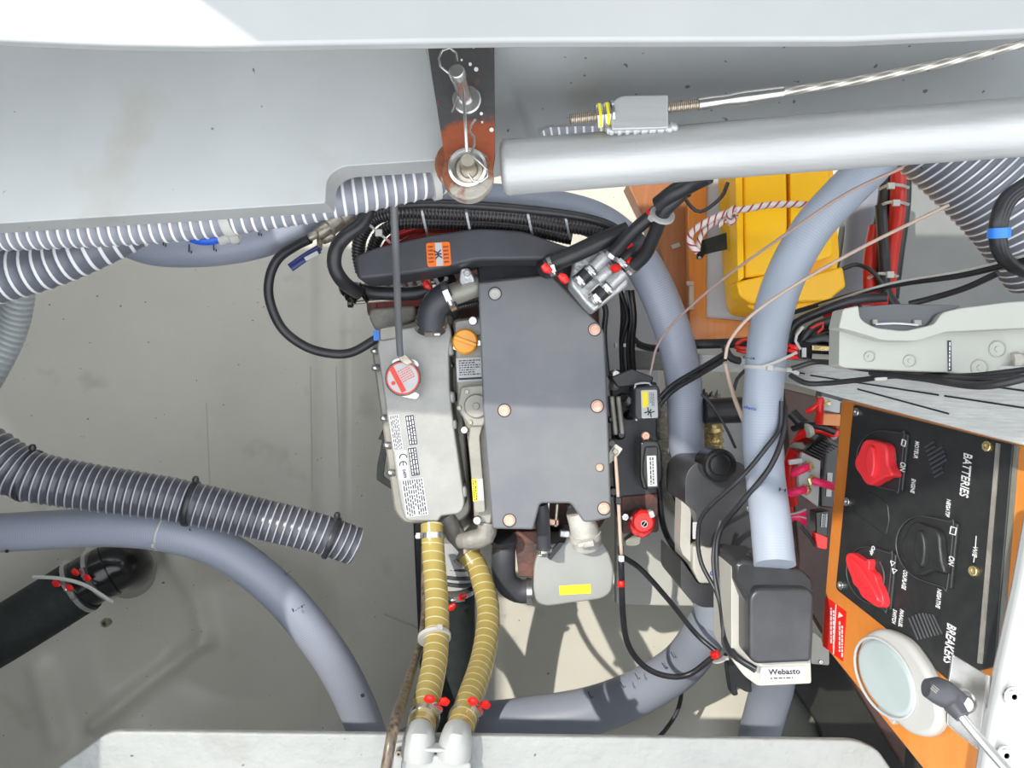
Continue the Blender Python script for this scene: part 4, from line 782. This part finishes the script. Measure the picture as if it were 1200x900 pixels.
# ---------------------------------------------------------------- red and black battery cables
g = 'battery cables by the right duct hose'
for i, (pts, r, m_, lb) in enumerate((
    ([(1042, 180, .62), (1036, 240, .62), (1024, 300, .61), (1030, 345, .60), (1040, 400, .56)], .013, 'black', 'black battery cable left of the red pair'),
    ([(1052, 180, .64), (1052, 240, .64), (1044, 300, .63), (1040, 350, .62), (1050, 400, .56)], .014, 'redcable', 'long red battery cable with cable ties'),
    ([(1026, 265, .62), (1020, 300, .62), (1020, 340, .61), (1034, 358, .60)], .012, 'redcable', 'short red battery cable beside the black one'),
    ([(1061, 180, .60), (1060, 240, .60), (1052, 300, .60), (1046, 350, .59)], .011, 'black', 'black battery cable right of the red cable'),
    ([(1032, 240, .655), (1036, 300, .65), (1038, 340, .64), (1050, 360, .63)], .010, 'black', 'thin black battery cable crossing in front'))):
    sweep('battery_cable', pts, r, m_, lb, 'cable', n=16)
for i, (x, y) in enumerate(((1047, 218), (1047, 238), (1034, 322))):
    o = ob('cable_tie', MB().tube([P(x-17, y+4, .655), P(x-6, y-1, .675), P(x+8, y-1, .675), P(x+18, y+2, .65)], .003, n=6, flat=.5).box(P(x - 3 + 6*i, y, .68), (.012, .011, .006)), 'caulk')
    o['label'] = ['pale cable tie highest on the red battery cables', 'pale cable tie second from top on the red battery cables', 'pale cable tie lowest on the red battery cables'][i]; o['category'] = 'cable tie'; o['group'] = 'cable ties on the battery cables'
sweep('ribbed_hose', [(1090, 150, .96), (1150, 205, .96), (1192, 250, .96), (1235, 310, .95)], .068, 'stripehose', 'large grey hose with white spiral at the right edge', 'hose', n=32, pitch=.0115, amp=.04)
t = sweep('cable_coil', [(1240, 190, 1.16), (1205, 214, 1.16), (1178, 234, 1.16), (1168, 262, 1.16), (1170, 292, 1.15), (1188, 312, 1.14), (1225, 325, 1.13)], .0085, 'black', 'coil of black cable bound with bright blue tape, right edge', 'cable', n=14)
for d in (5, 9): ob('turn', MB().tube([P(x+d*.9, y+d*.3, z+.004) for x, y, z in ((1240, 190, 1.16), (1205, 214, 1.16), (1178, 234, 1.16), (1168, 262, 1.16), (1170, 292, 1.15), (1188, 312, 1.14), (1225, 325, 1.13))], .005, n=12), 'black', t)
ob('blue_tape', MB().tube([P(1171, 267, 1.163), P(1170.5, 279, 1.161)], .0125, n=16), 'bluetape', t)
sweep('webbing', [(1085, 185, .98), (1104, 205, .97), (1116, 225, .96), (1128, 244, .95), (1140, 250, .94)], .016, 'blackmatt', 'black strap hanging below the aluminium tube at the right', 'strap', n=14, flat=.4)
wire([(930, 366, .80), (1000, 345, .90), (1060, 332, 1.0), (1130, 322, 1.08), (1210, 302, 1.15)], .0040, 'black', 'long black wire above the beige enclosure', n=10)
wire([(1215, 296, 1.16), (1130, 317, 1.085), (1040, 333, .99), (960, 358, .86)], .0018, 'caulk', 'thin white wire above the beige enclosure')
wire([(1066, 356, 1.02), (1090, 350, 1.04), (1130, 338, 1.08), (1170, 320, 1.12)], .0042, 'black', 'short black wire tied above the beige enclosure')
wire([(988, 315, .66), (1004, 310, .66), (1022, 318, .68), (1036, 335, .68)], .004, 'black', 'thin black wire arching over the right duct hose')
wire([(762, 438, .70), (772, 402, .74), (800, 368, .80), (850, 325, .9), (920, 275, 1.04), (990, 228, 1.12), (1058, 196, 1.18)], .0021, 'cord', 'pinkish cord stretched from the aluminium tube to the relay', name='cord', cat='cord')
wire([(850, 420, .99), (855, 400, 1.0), (880, 370, 1.01), (930, 335, 1.03), (1010, 290, 1.06), (1112, 240, 1.1)], .0023, 'cord2', 'tan cord slanting from the board to the right wall', name='cord', cat='cord')
wire([(850, 425, .90), (856, 450, .88), (862, 470, .86), (872, 495, .84)], .0035, 'cord2', 'tan cord end hanging behind the pale duct hose', name='cord', cat='cord')
for i, (dy, lb) in enumerate(((0, 'upper of the two black wires crossing the duct hose end'), (7, 'lower of the two black wires crossing the duct hose end'))):
    wire([(773, 466 + dy*1.2, .72), (790, 450+dy, .74), (820, 432+dy, .78), (850, 414+dy, .84)], .0042, 'black', lb)

# fuse holders and wires by the yellow case
t = thing('fuse_holder', 'black fuse holder with clear lids beside the beige enclosure', 'fuse holder', P(950, 412, .90))
ob('base', MB().plate(.96, rnd([(936, 400), (975, 404), (973, 424), (936, 420)], 2), 0, .03), 'blackgloss', t, .002)
ob('fuse', MB().plate(.965, rnd(rect(963, 408, 22, 6, 3), 1), 0, .003), 'foil', t, .001); ob('fuse', MB().plate(.965, rnd(rect(963, 418, 22, 6, 3), 1), 0, .003), 'castgrey', t, .001)
ob('white_label', MB().plate(.965, rect(942.5, 413, 5, 11), 0, .002), 'label', t)
for i, (a, b) in enumerate((((915, 404), (938, 410)), ((914, 410), (938, 415)), ((914, 422), (937, 419)), ((918, 414), (938, 405)))):
    ob('red_lead', MB().tube([P(a[0], a[1], .94), P((a[0]+b[0])/2, (a[1]+b[1])/2 - 2, .955), P(b[0], b[1], .955)], .0028, n=8), 'red', t)
ob('cable_tie', MB().tube([P(941, 383, .98), P(932, 397, .985), P(938, 409, .975)], .002, n=6, flat=.5), 'white', t)
for i, pts in enumerate(([(862, 404, .76), (872, 398, .76), (882, 396, .77)], [(862, 407, .76), (870, 408, .77), (884, 410, .77)], [(864, 410, .76), (874, 413, .77), (884, 412, .77)])):
    wire(pts, .0035, 'redcable', ['uppermost', 'middle', 'lowest'][i] + ' of the three short red wires left of the pale duct hose')
wire([(786, 404, .64), (830, 403, .66), (862, 402, .70), (886, 400, .74)], .009, 'black', 'thick black cable along the bottom of the wooden frame', name='cable', cat='cable')
wire([(850, 404, .77), (852, 414, .77), (862, 422, .77), (888, 424, .77)], .0065, 'black', 'black cable bend under the short red wires', name='cable', cat='cable')
for i, (pts, r) in enumerate((([(925, 420, .92), (924, 398, .92), (932, 380, .92), (960, 366, .93), (1000, 352, .96), (1040, 348, .98)], .007), ([(930, 412, .90), (936, 396, .90), (960, 388, .90), (985, 380, .92), (1010, 360, .93)], .0085), ([(940, 416, .91), (960, 400, .93), (990, 392, .95)], .010), ([(945, 402, .95), (965, 396, .96), (980, 402, .96), (990, 412, .96)], .0055), ([(936, 408, .94), (950, 386, .95), (965, 378, .95), (990, 372, .96)], .006))):
    wire(pts, r, 'black' if i != 3 else 'guard', ['black cable sweeping up to the red cables', 'black cable bundle left of the beige enclosure', 'thick black cable entering the beige enclosure', 'charcoal cable at the fuse holder lids', 'black cable looping above the fuse holder'][i], name='cable', cat='cable')
wire([(950, 385, .965), (963, 378, .965), (966, 382, .965), (958, 390, .965)], .002, 'redcable', 'thin red wire loop above the fuse holder')
wire([(1040, 352, .92), (1010, 352, .91), (990, 358, .90), (965, 368, .88)], .008, 'redcable', 'red cable running down to the beige enclosure', name='cable', cat='cable')

# ---------------------------------------------------------------- beige enclosure
t = thing('enclosure', 'beige plastic electrical enclosure with smoked window on the grey board', 'enclosure', P(1090, 400, 1.05))
EZ = 1.20
ob('body', MB().plate(EZ, rnd([(984, 382), (1000, 386), (1040, 397), (1075, 398), (1110, 386), (1150, 384), (1300, 378), (1300, 440), (1145, 438), (990, 431), (983, 428)], [2, 8, 10, 10, 10, 4, 0, 0, 6, 3, 2]), 0, .03), 'beige', t, .003, 3)
ob('lid', MB().plate(EZ + .022, rnd([(988, 362), (1006, 358), (1008, 374), (1025, 384), (1060, 388), (1095, 380), (1104, 366), (1125, 361), (1180, 354), (1300, 346), (1300, 380), (1150, 387), (1108, 389), (1075, 400), (1035, 399), (1000, 388), (983, 384)], [3, 2, 6, 8, 8, 6, 6, 4, 4, 0, 0, 4, 8, 8, 8, 8, 2]), 0, .03), 'beige', t, .004, 3)
ob('window', MB().plate(EZ + .012, rnd([(1004, 360), (1050, 356), (1128, 358), (1102, 370), (1096, 384), (1060, 392), (1020, 388), (1006, 378)], 5), 0, .03), 'smoked', t, .003)
ob('window_catch', MB().plate(EZ + .016, rnd(rect(1076, 378, 9, 7), 1), 0, .006), 'castgrey', t, .001); ob('window_catch', MB().plate(EZ + .016, rnd(rect(1026, 377, 6, 6), 1), 0, .006), 'castgrey', t, .001)
ob('window_rail', MB().tube([P(1026, 380, EZ+.016), P(1050, 379, EZ+.016), P(1076, 381, EZ+.016)], .0012, n=6), 'panelgrey', t)
for x, y, r in ((1019, 418, .0062), (1066, 423, .0072), (1169, 409, .0098), (1148, 431, .0098)):
    ob('knockout', MB().lathe(P(x, y, EZ+.0005), (0, 0, 1), [(r, -.002), (r, .0008), (r*.9, .0012), (r*.82, -.0002), (r*.35, -.0002), (r*.3, .001)], 28), 'beige', t, sm=20)
ob('gland', MB().lathe(P(1185, 422, EZ), (1, .05, .1), [(.009, 0), (.009, .008), (.007, .01), (.007, .03)], 8), 'cream', t)
st = sticker(t, H(EZ), 1113, 417, 4, 36, -1, 'ink', off=.0012); mb = fine(MB(), EZ, 1097, 415.6, 1129, 418.4, 1, 91, .0014); ob('lettering', mb, 'whiteink', st)
for i, (pts, r) in enumerate((([(928, 432, 1.0), (960, 424, 1.02), (1010, 432, 1.08), (1070, 437, 1.14), (1130, 441, 1.22), (1215, 432, 1.28)], .0036), ([(926, 440, 1.0), (945, 449, 1.02), (970, 449, 1.04), (1010, 445, 1.08), (1060, 440, 1.14), (1140, 445, 1.24), (1215, 441, 1.29)], .0036), ([(1020, 436, 1.11), (1080, 443, 1.17), (1150, 452, 1.26), (1215, 440, 1.3)], .0044))):
    wire(pts, r, 'black', ['upper', 'looping middle', 'lower'][i] + ' black wire in front of the beige enclosure')
o = ob('cable_tie', MB().plate(1.15, rnd(rect(1033, 444, 14, 3.5, -3), 1), .01, .003), 'caulk'); o['label'] = 'small pale cable tie on the wires below the enclosure'; o['category'] = 'cable tie'

# ---------------------------------------------------------------- black hose, foil, braided sleeve
sweep('coupling_hose', [(826, 482, .66), (850, 481, .66), (885, 480, .66), (905, 480, .66)], .0235, 'black', 'thick black rubber hose passing behind the pale duct hose', 'hose', n=24)
mb = MB(); mb.tube([P(835, 492, .50), P(836, 512, .49), P(836, 536, .47)], .022, n=22, pitch=.02, amp=.2, step=.003)
ob('foil_duct', mb, 'foil', None, label='crumpled gold foil duct beside the duct hose end', cat='duct', sm=20)
mb = MB()
for i in range(7): mb.polyz([(822 + i*3, 458 + (i*37) % 9, .62), (826 + i*3, 455 + (i*53) % 12, .63), (827 + i*3, 472 - (i*31) % 7, .61), (823 + i*2.5, 474, .60)], .002)
ob('foil_scrap', mb, 'steel', None, label='torn silver foil scrap above the black rubber hose', cat='foil')
sweep('braided_sleeve', [(777, 520, .52), (786, 550, .50), (796, 590, .46), (802, 610, .4)], .020, 'braid', 'braided grey sleeve below the duct hose end', 'sleeve', n=20, rs=[1, 1.3, .8, .6])
sweep('braided_sleeve', [(776, 470, .46), (778, 510, .46), (782, 560, .44), (792, 600, .40)], .017, 'braid', 'thin pale sleeve hidden behind the relay box', 'sleeve', n=16)
wire([(822, 462, .70), (832, 472, .70), (850, 500, .70), (862, 525, .72)], .0025, 'black', 'thin black wire crossing the thick rubber hose')
wire([(873, 434, .80), (864, 444, .80), (860, 458, .80)], .0028, 'black', 'small black wire hook left of the pale duct hose')
wire([(790, 580, .5), (796, 600, .5), (796, 630, .45), (800, 660, .45)], .004, 'black', 'black wire hanging behind the cream bracket')

# ---------------------------------------------------------------- battery isolator relay and red leads
t = thing('battery_isolator', 'black finned battery relay with white top and three terminals', 'relay', P(950, 560, .60))
BI = H(.80)
ob('body', MB().plate(BI, [(940, 528), (962, 540), (962, 594), (982, 596), (984, 520), (964, 508)], -.006, .07), 'blackgloss', t, .002)
ob('white_top', MB().plate(BI, [(940, 530), (962, 540), (959, 594), (936, 577), (936, 552)], .004, .01), 'label', t, .001)
mb = MB()
for i in range(7): mb.tube([P(946 + i*3.2, 529 - i*2.2, .806), P(962 + i*3.2, 537 - i*2.2, .806)], .0014, n=6)
ob('cooling_fin', mb, 'black', t, kind='stuff')
for x, y, x2, y2 in ((946, 547, 930, 555), (952, 563, 980, 571), (943, 574, 926, 578)):
    ob('terminal', MB().lathe(P(x, y, .806), (.1, .1, 1), [(.0095, 0), (.0095, .004), (.006, .006), (.006, .012), (.003, .014)], 6), 'foil', t)
    ob('terminal_lead', MB().tube([P(x, y, .818), P((x+x2)/2, (y+y2)/2, .822), P(x2, y2, .81)], .0065, n=14), 'pink', t)
ob('tab', MB().plate(.815, rnd(rect(933, 541, 16, 6, -8), 1), 0, .006), 'label', t, .001)
ob('data_label', MB().plate(BI, rect(972, 568, 6, 28, 3), -.004, .0015), 'label', t)
for pts, r, m_, lb in (
    ([(928, 590, .66), (924, 560, .68), (930, 530, .70), (944, 508, .74), (962, 504, .76), (980, 508, .76)], .011, 'red', 'red battery lead arching over the relay'),
    ([(934, 572, .64), (930, 548, .66), (938, 524, .68), (956, 512, .72), (975, 512, .72)], .008, 'redcable', 'darker red battery lead under the arching one'),
    ([(961, 466, .80), (961, 480, .80), (960, 495, .78)], .006, 'red', 'upright red lead near the board corner'),
    ([(961, 470, .80), (954, 478, .80), (946, 482, .79)], .0045, 'red', 'slanting red lead near the board corner'),
    ([(928, 484, .72), (940, 496, .73), (955, 505, .74)], .010, 'black', 'black lead with a red tip above the relay'),
    ([(930, 502, .72), (945, 498, .75), (962, 500, .77), (978, 506, .77)], .006, 'black', 'thin black lead resting on the red arch'),
    ([(925, 608, .62), (923, 590, .64), (925, 560, .64)], .010, 'redcable', 'dark red lead left of the relay')):
    o = wire(pts, r, m_, lb, name='battery_lead', cat='cable', n=12)
for x, y in ((948, 506), (976, 508)): o = ob('cable_tie', MB().lathe(P(x, y, .755), (1, .2 if x < 960 else -.6, 0), [(.0125, -.005), (.0150, -.004), (.0150, .004), (.0125, .005)], 16), 'caulk'); o['label'] = 'white cable tie on the red lead, ' + ('left side' if x < 960 else 'beside the wooden panel'); o['category'] = 'cable tie'
t = thing('wire_bundle', 'fan of pink red wire ends below the relay', 'wire', P(935, 604, .66))
for i in range(8): ob('strand', MB().tube([P(924, 604 + i*.6, .72), P(936, 602 + (i-3)*1.2 + 2, .73), P(944 + (i*5) % 5, 597 + i*2.6, .72)], .0022, n=7), 'pink' if i % 4 else 'caulk', t)
t = thing('blade_connector', 'small black connector block with a red plug beside the wood edge', 'connector', P(965, 622, .66))
ob('block', MB().plate(.74, rnd([(956, 600), (972, 598), (970, 630), (956, 626)], 2), 0, .03), 'blackgloss', t, .002)
ob('label_plate', MB().plate(.742, rect(966, 610, 7, 16, 4), 0, .001), 'label', t); ob('red_plug', MB().plate(.75, rnd([(955, 624), (970, 630), (969, 644), (958, 642)], 2), 0, .02), 'red', t, .002)
mb = MB(); fine(mb, .742, 958, 608, 974, 612, 2, 94, .0006); ob('lettering', mb, 'ink', t)
ob('lead', MB().tube([P(956, 640, .74), P(948, 628, .73), P(938, 616, .72)], .003, n=8), 'guard', t)
t = thing('fuse_tray', 'clear component box on an orange base above the relay', 'box', P(972, 480, .70))
ob('base', MB().plate(.78, [(962, 484), (992, 486), (992, 500), (962, 498)], 0, .03), 'wood', t, .001)
ob('cover', MB().plate(.80, rnd([(963, 464), (985, 470), (984, 484), (963, 480)], 1), 0, .02), 'panelgrey', t, .001); ob('fuse', MB().plate(.802, rect(970, 472, 8, 5, 5), 0, .002), 'foil', t)

# ---------------------------------------------------------------- battery panel on its wooden bulkhead
Aa, Bb, Cc = P(1000, 473, .87), P(978, 690, .87), P(1185, 520, 1.13)
BP = Pl(Aa, Bb - Aa, Cc - Aa)
wd = struct('trim_11', MB().plate(BP, [(986, 468), (1206, 524), (1230, 640), (1200, 900), (1180, 960), (1130, 960), (1085, 905), (962, 752)], -.006, .018), 'wood', .002, label='orange varnished wooden bulkhead carrying the battery panel')
ob('dark_edge', MB().plate(BP, [(1185, 521), (1192, 523), (1178, 700), (1172, 775), (1120, 800), (1112, 792), (1166, 640)], -.002, .006), 'olive', wd)
t = thing('battery_switchboard', 'black battery switch panel with red knobs on orange wood', 'panel', BP.pt(1080, 640, 0))
ob('face', MB().plate(BP, rnd([(1000, 474), (1187, 521), (1172, 700), (1166, 780), (1110, 797), (1080, 770), (979, 690)], [3, 3, 0, 3, 3, 0, 5]), 0, .008), 'panel', t, .001)
ob('edge_strip', MB().plate(BP, [(1167, 519), (1171, 520), (1150, 778), (1145, 777)], .0022, .003), 'castgrey', t)
def ptext(s, x, y, h, wd, m='whiteink', ang=0, shear=.25, off=.0008, par=None):
    """h across the panel (up), wd along it, metres"""
    vs, fs, tw, th = tmesh(s, shear); c = BP.pt(x, y, off); a = math.radians(ang); u = BP.u*math.cos(a) + BP.v*math.sin(a); v = BP.n.cross(u)
    ob('lettering', MB().add([c + u*p.x*wd/tw + v*p.y*h/th + BP.n*(p.z*.03) for p in vs], fs), m, par or t)
def pw(x, y0, y1): return (BP.pt(x, y1) - BP.pt(x, y0)).length
for s, x, y0, y1, hpx in (('BATTERIES', 1132, 531, 583, 10), ('BREAKERS', 1113, 731, 779, 10), ('MOTEUR', 1074, 517, 537, 4.5), ('ENGINE', 1070, 561, 578, 4.5), ('NEGATIF', 1111, 585, 606, 4.5), ('NEGATIVE', 1100, 690, 713, 4.5), ('COUPLAGE', 1060, 668, 691, 4.5), ('PARALLEL', 1056, 714, 735, 4), ('SWITCH', 1048, 714, 731, 4), ('ON', 1058, 542, 553, 6), ('ON', 1115, 652, 663, 6), ('OFF', 1022, 645, 646, 4)):
    k = (BP.pt(x+hpx/2, (y0+y1)/2) - BP.pt(x-hpx/2, (y0+y1)/2)).length
    if s == 'OFF': ptext(s, 1022, 645, .006, .014, ang=-25, off=.0062)
    else: ptext(s, x, (y0+y1)/2, k, pw(x, y0, y1), off=.0008 if s != 'ON' else .0062)
def lens(n, w_): return [(w_*math.cos(2*PI*i/n), math.sin(2*PI*i/n)) for i in range(n)]
def pmap(cx, cy, pts, off):                 # panel-plane metres (along, up) to points
    c = BP.pt(cx, cy, off); return [c + BP.u*a + BP.v*b for a, b in pts]
def pplate(mb, cx, cy, pts, off, th, taper=1, n0=None):
    tt = pmap(cx, cy, pts, off); n = len(tt); c = sum(tt, Vector())/n; b = [c + (p-c)*taper - BP.n*th for p in tt]
    return mb.add(tt + b, [tuple(range(n)), tuple(range(2*n-1, n-1, -1))] + [(i, (i+1) % n, n+(i+1) % n, n+i) for i in range(n)])
# switch beds: round at the left, square shouldered towards the lettering
def bed(r): return [(r*math.cos(a), r*math.sin(a)) for a in [PI + PI*i/16 for i in range(17)]] + [(r, r*.7), (r*.95, r*.85), (-r*.95, r*.85), (-r, r*.7)]
KN = ((1035, 538, .042, 'redknob', 12, 1021, 541), (1022, 674, .041, 'redknob', 0, 1012, 679), (1087, 643, .044, 'panel', -10, 1079, 643))
for i, (x, y, r, m_, ang, kx, ky) in enumerate(KN):
    bm_ = MB(); pplate(bm_, x, y, [(a*1.0, b*1.15) for a, b in bed(r)], .005, .006); sw = ob('switch_base', bm_, 'panel' if m_ != 'panel' else 'panel', t, .002, 3)
    pts = [p + BP.n*.0055 for p in pmap(x, y, [(a*.97, b*1.12) for a, b in bed(r)], 0)]
    ob('edge_line', MB().tube(pts + [pts[0]], .0008, n=6, cap=False, step=.002), 'guard', sw)  # paler line drawn in for the glossy highlight along the bed outline
    c0 = BP.pt(x, y, 0)
    arc = [c0 + BP.n*.0065 + (BP.u*math.cos(a) + BP.v*math.sin(a))*r*.74 for a in [math.radians(-50 + 16*k) for k in range(13)]]
    ob('track', MB().tube(arc, .0014, n=6), 'castgrey' if m_ == 'panel' else 'guard', sw)
    # lobed knob with a pointer
    lob = []; long_ = math.radians(54); point = math.radians((72, 172, 62)[i])
    for k in range(64):
        th = 2*PI*k/64; rr = r*(.76 + .05*math.cos(5*th + .4))
        if i == 1: e = th - long_; rr = 1/math.sqrt((math.cos(e)/.046)**2 + (math.sin(e)/.020)**2) + .0015*math.cos(6*th)
        dd = abs((th - point + PI) % (2*PI) - PI)
        if dd < .24: rr = max(rr, (rr if i != 1 else .024) + (r*.26 if i != 1 else .008)*(1 - dd/.24))
        lob.append((rr*math.cos(th), rr*math.sin(th)))
    hk = (.022, .016, .016)[i]
    kn = ob('knob', pplate(MB(), kx, ky, lob, hk, hk - .004, 1.04), m_, t, .003, 3, label='coral red switch knob' if m_ == 'redknob' else None)
    q = [(r*.52*math.cos(2*PI*k/24), r*.20*math.sin(2*PI*k/24)) for k in range(24)]
    if i == 1: q = [(.038*math.cos(2*PI*k/24), .007*math.sin(2*PI*k/24)) for k in range(24)]
    A2 = long_ if i == 1 else math.radians(8)
    q = [(a*math.cos(A2) - b*math.sin(A2), a*math.sin(A2) + b*math.cos(A2)) for a, b in q]
    ob('grip', pplate(MB(), kx - (2 if i != 1 else 1), ky, q, hk + .006, .010, 1.15), m_, kn, .002, 3)
# blank recess, drain slots, screws, icons, lamp
ob('blank_plate', MB().plate(BP, rnd([(1006, 573), (1020, 576), (1040, 590), (1042, 610), (1038, 628), (1008, 606), (1001, 598)], 4), .0015, .003), 'panel', t, .001)
for cx, cy, du in ((1100, 540, 1), (1082, 738, -1)):
    for k in range(8):
        f = (k - 3.5)/3.5; L_ = (18 if abs(f) < .6 else 11); 
        if du > 0: x0, y0, x1, y1 = cx - 4 + f*0 - L_*.5 + (-3 if k < 4 else 8), cy - 16 + k*5.6, cx + L_*.8, cy - 16 + k*5.6 - L_*.45
        else: x0, y0, x1, y1 = cx - 12 + k*4, cy - 22 + abs(f)*6, cx - 6 + k*4.2 - 6, cy + 22 - abs(f)*4
        if du > 0: x0, x1, y0, y1 = cx - 16 + k*1.6, cx - 16 + k*1.6 + L_, cy - 16 + k*5, cy - 16 + k*5 - L_*.6
        if du < 0: x0, x1, y0, y1 = cx - 17 + k*4, cx - 17 + k*4 + 11, cy - 18 + abs(f)*4 - k*.5, cy + 12 - k*1
        ob('vent_slot', MB().tube([BP.pt(x0, y0, .001), BP.pt(x1, y1, .001)], .0016, n=8), 'guard', t)
for x, y, m_ in ((1002, 483, 'steel'), (1176-21, 523, 'foil'), (991, 615-27, 'steel'), (1139, 669, 'foil'), (984, 686, 'steel')):
    bolt(t, BP, x, y, .0065, .004, m_, 'screw', hexa=False, off=.001)
for x, y, w_, h_ in ((1059, 519, 4, 8), (1117, 622, 6, 9), (1046, 660, 5, 5), (1048, 669, 5, 5)):
    pts = [BP.pt(a, b, .0062) for a, b in rect(x, y, w_, h_, 8)]; ob('icon', MB().tube(pts + [pts[0]], .0009, n=6, cap=False), 'whiteink', t)
ob('line', MB().tube([BP.pt(1144, 628, .001), BP.pt(1143, 642, .001)], .0006, n=5), 'whiteink', t); ob('line', MB().tube([BP.pt(1142, 652, .001), BP.pt(1141, 659, .001)], .0006, n=5), 'whiteink', t)
ptext('W/E', 1142.5, 647, .006, .013)
t = thing('warning_label', 'red warning sticker with white print on the orange wood', 'sticker', BP.pt(977, 735, 0))
ob('sticker', MB().plate(BP, [(967, 699), (991, 717), (987, 775), (964, 757)], -.004, .002), 'redlab', t)
mb = MB()
for x, y0, y1 in ((973, 712, 752), (976, 715, 757), (983, 728, 763), (986, 733, 766)):
    y = y0
    while y < y1: e = y + random.uniform(2, 6); mb.plate(BP, [(x, y), (x+1.6, y+.6), (x+1.4, e+.6), (x-.1, e)], -.0035, .0004); y = e + 1.3
mb.plate(BP, [(983, 717), (988, 722), (982, 724)], -.0035, .0004); mb.plate(BP, [(979, 708), (980, 709), (977, 767), (976, 766)], -.0035, .0004)
ob('lettering', mb, 'whiteink', t)
# oval lamp: a round fitting seen at a slant
t = thing('bulkhead_lamp', 'round white lamp with frosted lens below the battery panel', 'lamp', BP.pt(1050, 800, 0))
c1 = BP.pt(1050, 801, 0)
def oval(cx, cy, rx, ry, a): return ell(cx, cy, rx, ry, a, 48)
ob('bezel', MB().plate(BP, rnd([(1003, 768), (1010, 743), (1030, 735), (1060, 748), (1084, 782), (1098, 815), (1102, 848), (1090, 865), (1066, 862), (1030, 832), (1006, 795)], 14), .018, .022), 'white', t, .008, 4)
ob('lens', MB().plate(BP, oval(1037, 795, 50, 27, 62), .024, .012), 'lamp', t, .006, 4)
ob('lens_rim', MB().tube([BP.pt(x, y, .020) for x, y in oval(1037, 795, 52, 29, 62)] + [BP.pt(*oval(1037, 795, 52, 29, 62)[0], .020)], .002, n=8, cap=False), 'label', t)
ob('base_tab', MB().plate(BP, [(1026, 828), (1030, 827), (1050, 843), (1046, 850)], .012, .012), 'cream', t, .002)

# ---------------------------------------------------------------- right edge: white frame, screws, steel plate, gas strut
fr = struct('trim_12', MB().polyz([(1225, 540, 1.36), (1212, 600, 1.36), (1196, 690, 1.37), (1174, 790, 1.38), (1162, 850, 1.38), (1146, 960, 1.38), (1400, 1000, 1.38), (1400, 540, 1.36)], .018), 'deck', .006, 3, label='white moulded frame at the right edge')
for x, y in ((1189, 817), (1180, 886)):
    o = bolt(None, H(1.385), x, y, .0062, .003, 'steel', 'screw', hexa=False, washer=1.35); o['label'] = 'stainless cup screw in the white frame, ' + ('upper' if y < 850 else 'lower'); o['category'] = 'screw'
t = thing('hinge_plate', 'bent stainless steel plate holding the gas strut, lower right', 'bracket', P(1135, 820, 1.30))
SP = H(1.335)
ob('plate', MB().plate(1.335, rnd([(1117, 767), (1158, 792), (1157, 815), (1148, 880), (1110, 850), (1112, 800)], [2, 2, 0, 4, 4, 0]), 0, .003), 'oldsteel' if 0 else 'steel', t, .0008)
ob('flange', MB().polyz([(1157, 792, 1.335), (1161, 793, 1.37), (1152, 880, 1.37), (1148, 880, 1.335)], .003), 'steel', t)
t = thing('gas_strut', 'gas strut with black ball socket end on the steel plate', 'strut', P(1140, 860, 1.34))
ob('ball_stud', MB().lathe(P(1129, 818, 1.34), (-.5, .1, 1), [(.009, 0), (.0105, .002), (.0105, .007), (.008, .009), (.010, .011), (.010, .018), (.007, .022)], 24), 'steel', t)
ob('socket', MB().tube([P(1085, 806, 1.40), P(1098, 809, 1.40), (P(1116, 818, 1.395)), P(1128, 826, 1.40)], .0105, n=24, rs=[.75, 1.1, 1.15, 1.0, .85]), 'guard', t)
ob('socket_neck', MB().tube([P(1112, 814, 1.395), P(1118, 828, 1.402), P(1128, 840, 1.41)], .0090, n=20, rs=[1, .95, .7]), 'guard', t)
ob('rod', MB().tube([P(1122, 834, 1.405), P(1150, 868, 1.42), P(1200, 925, 1.45)], .0042, n=20), 'steel', t)
mb = fine(MB(), 1.4125, 1091, 804, 1100, 811, 3, 40, 0); ob('lettering', mb, 'castgrey', t)
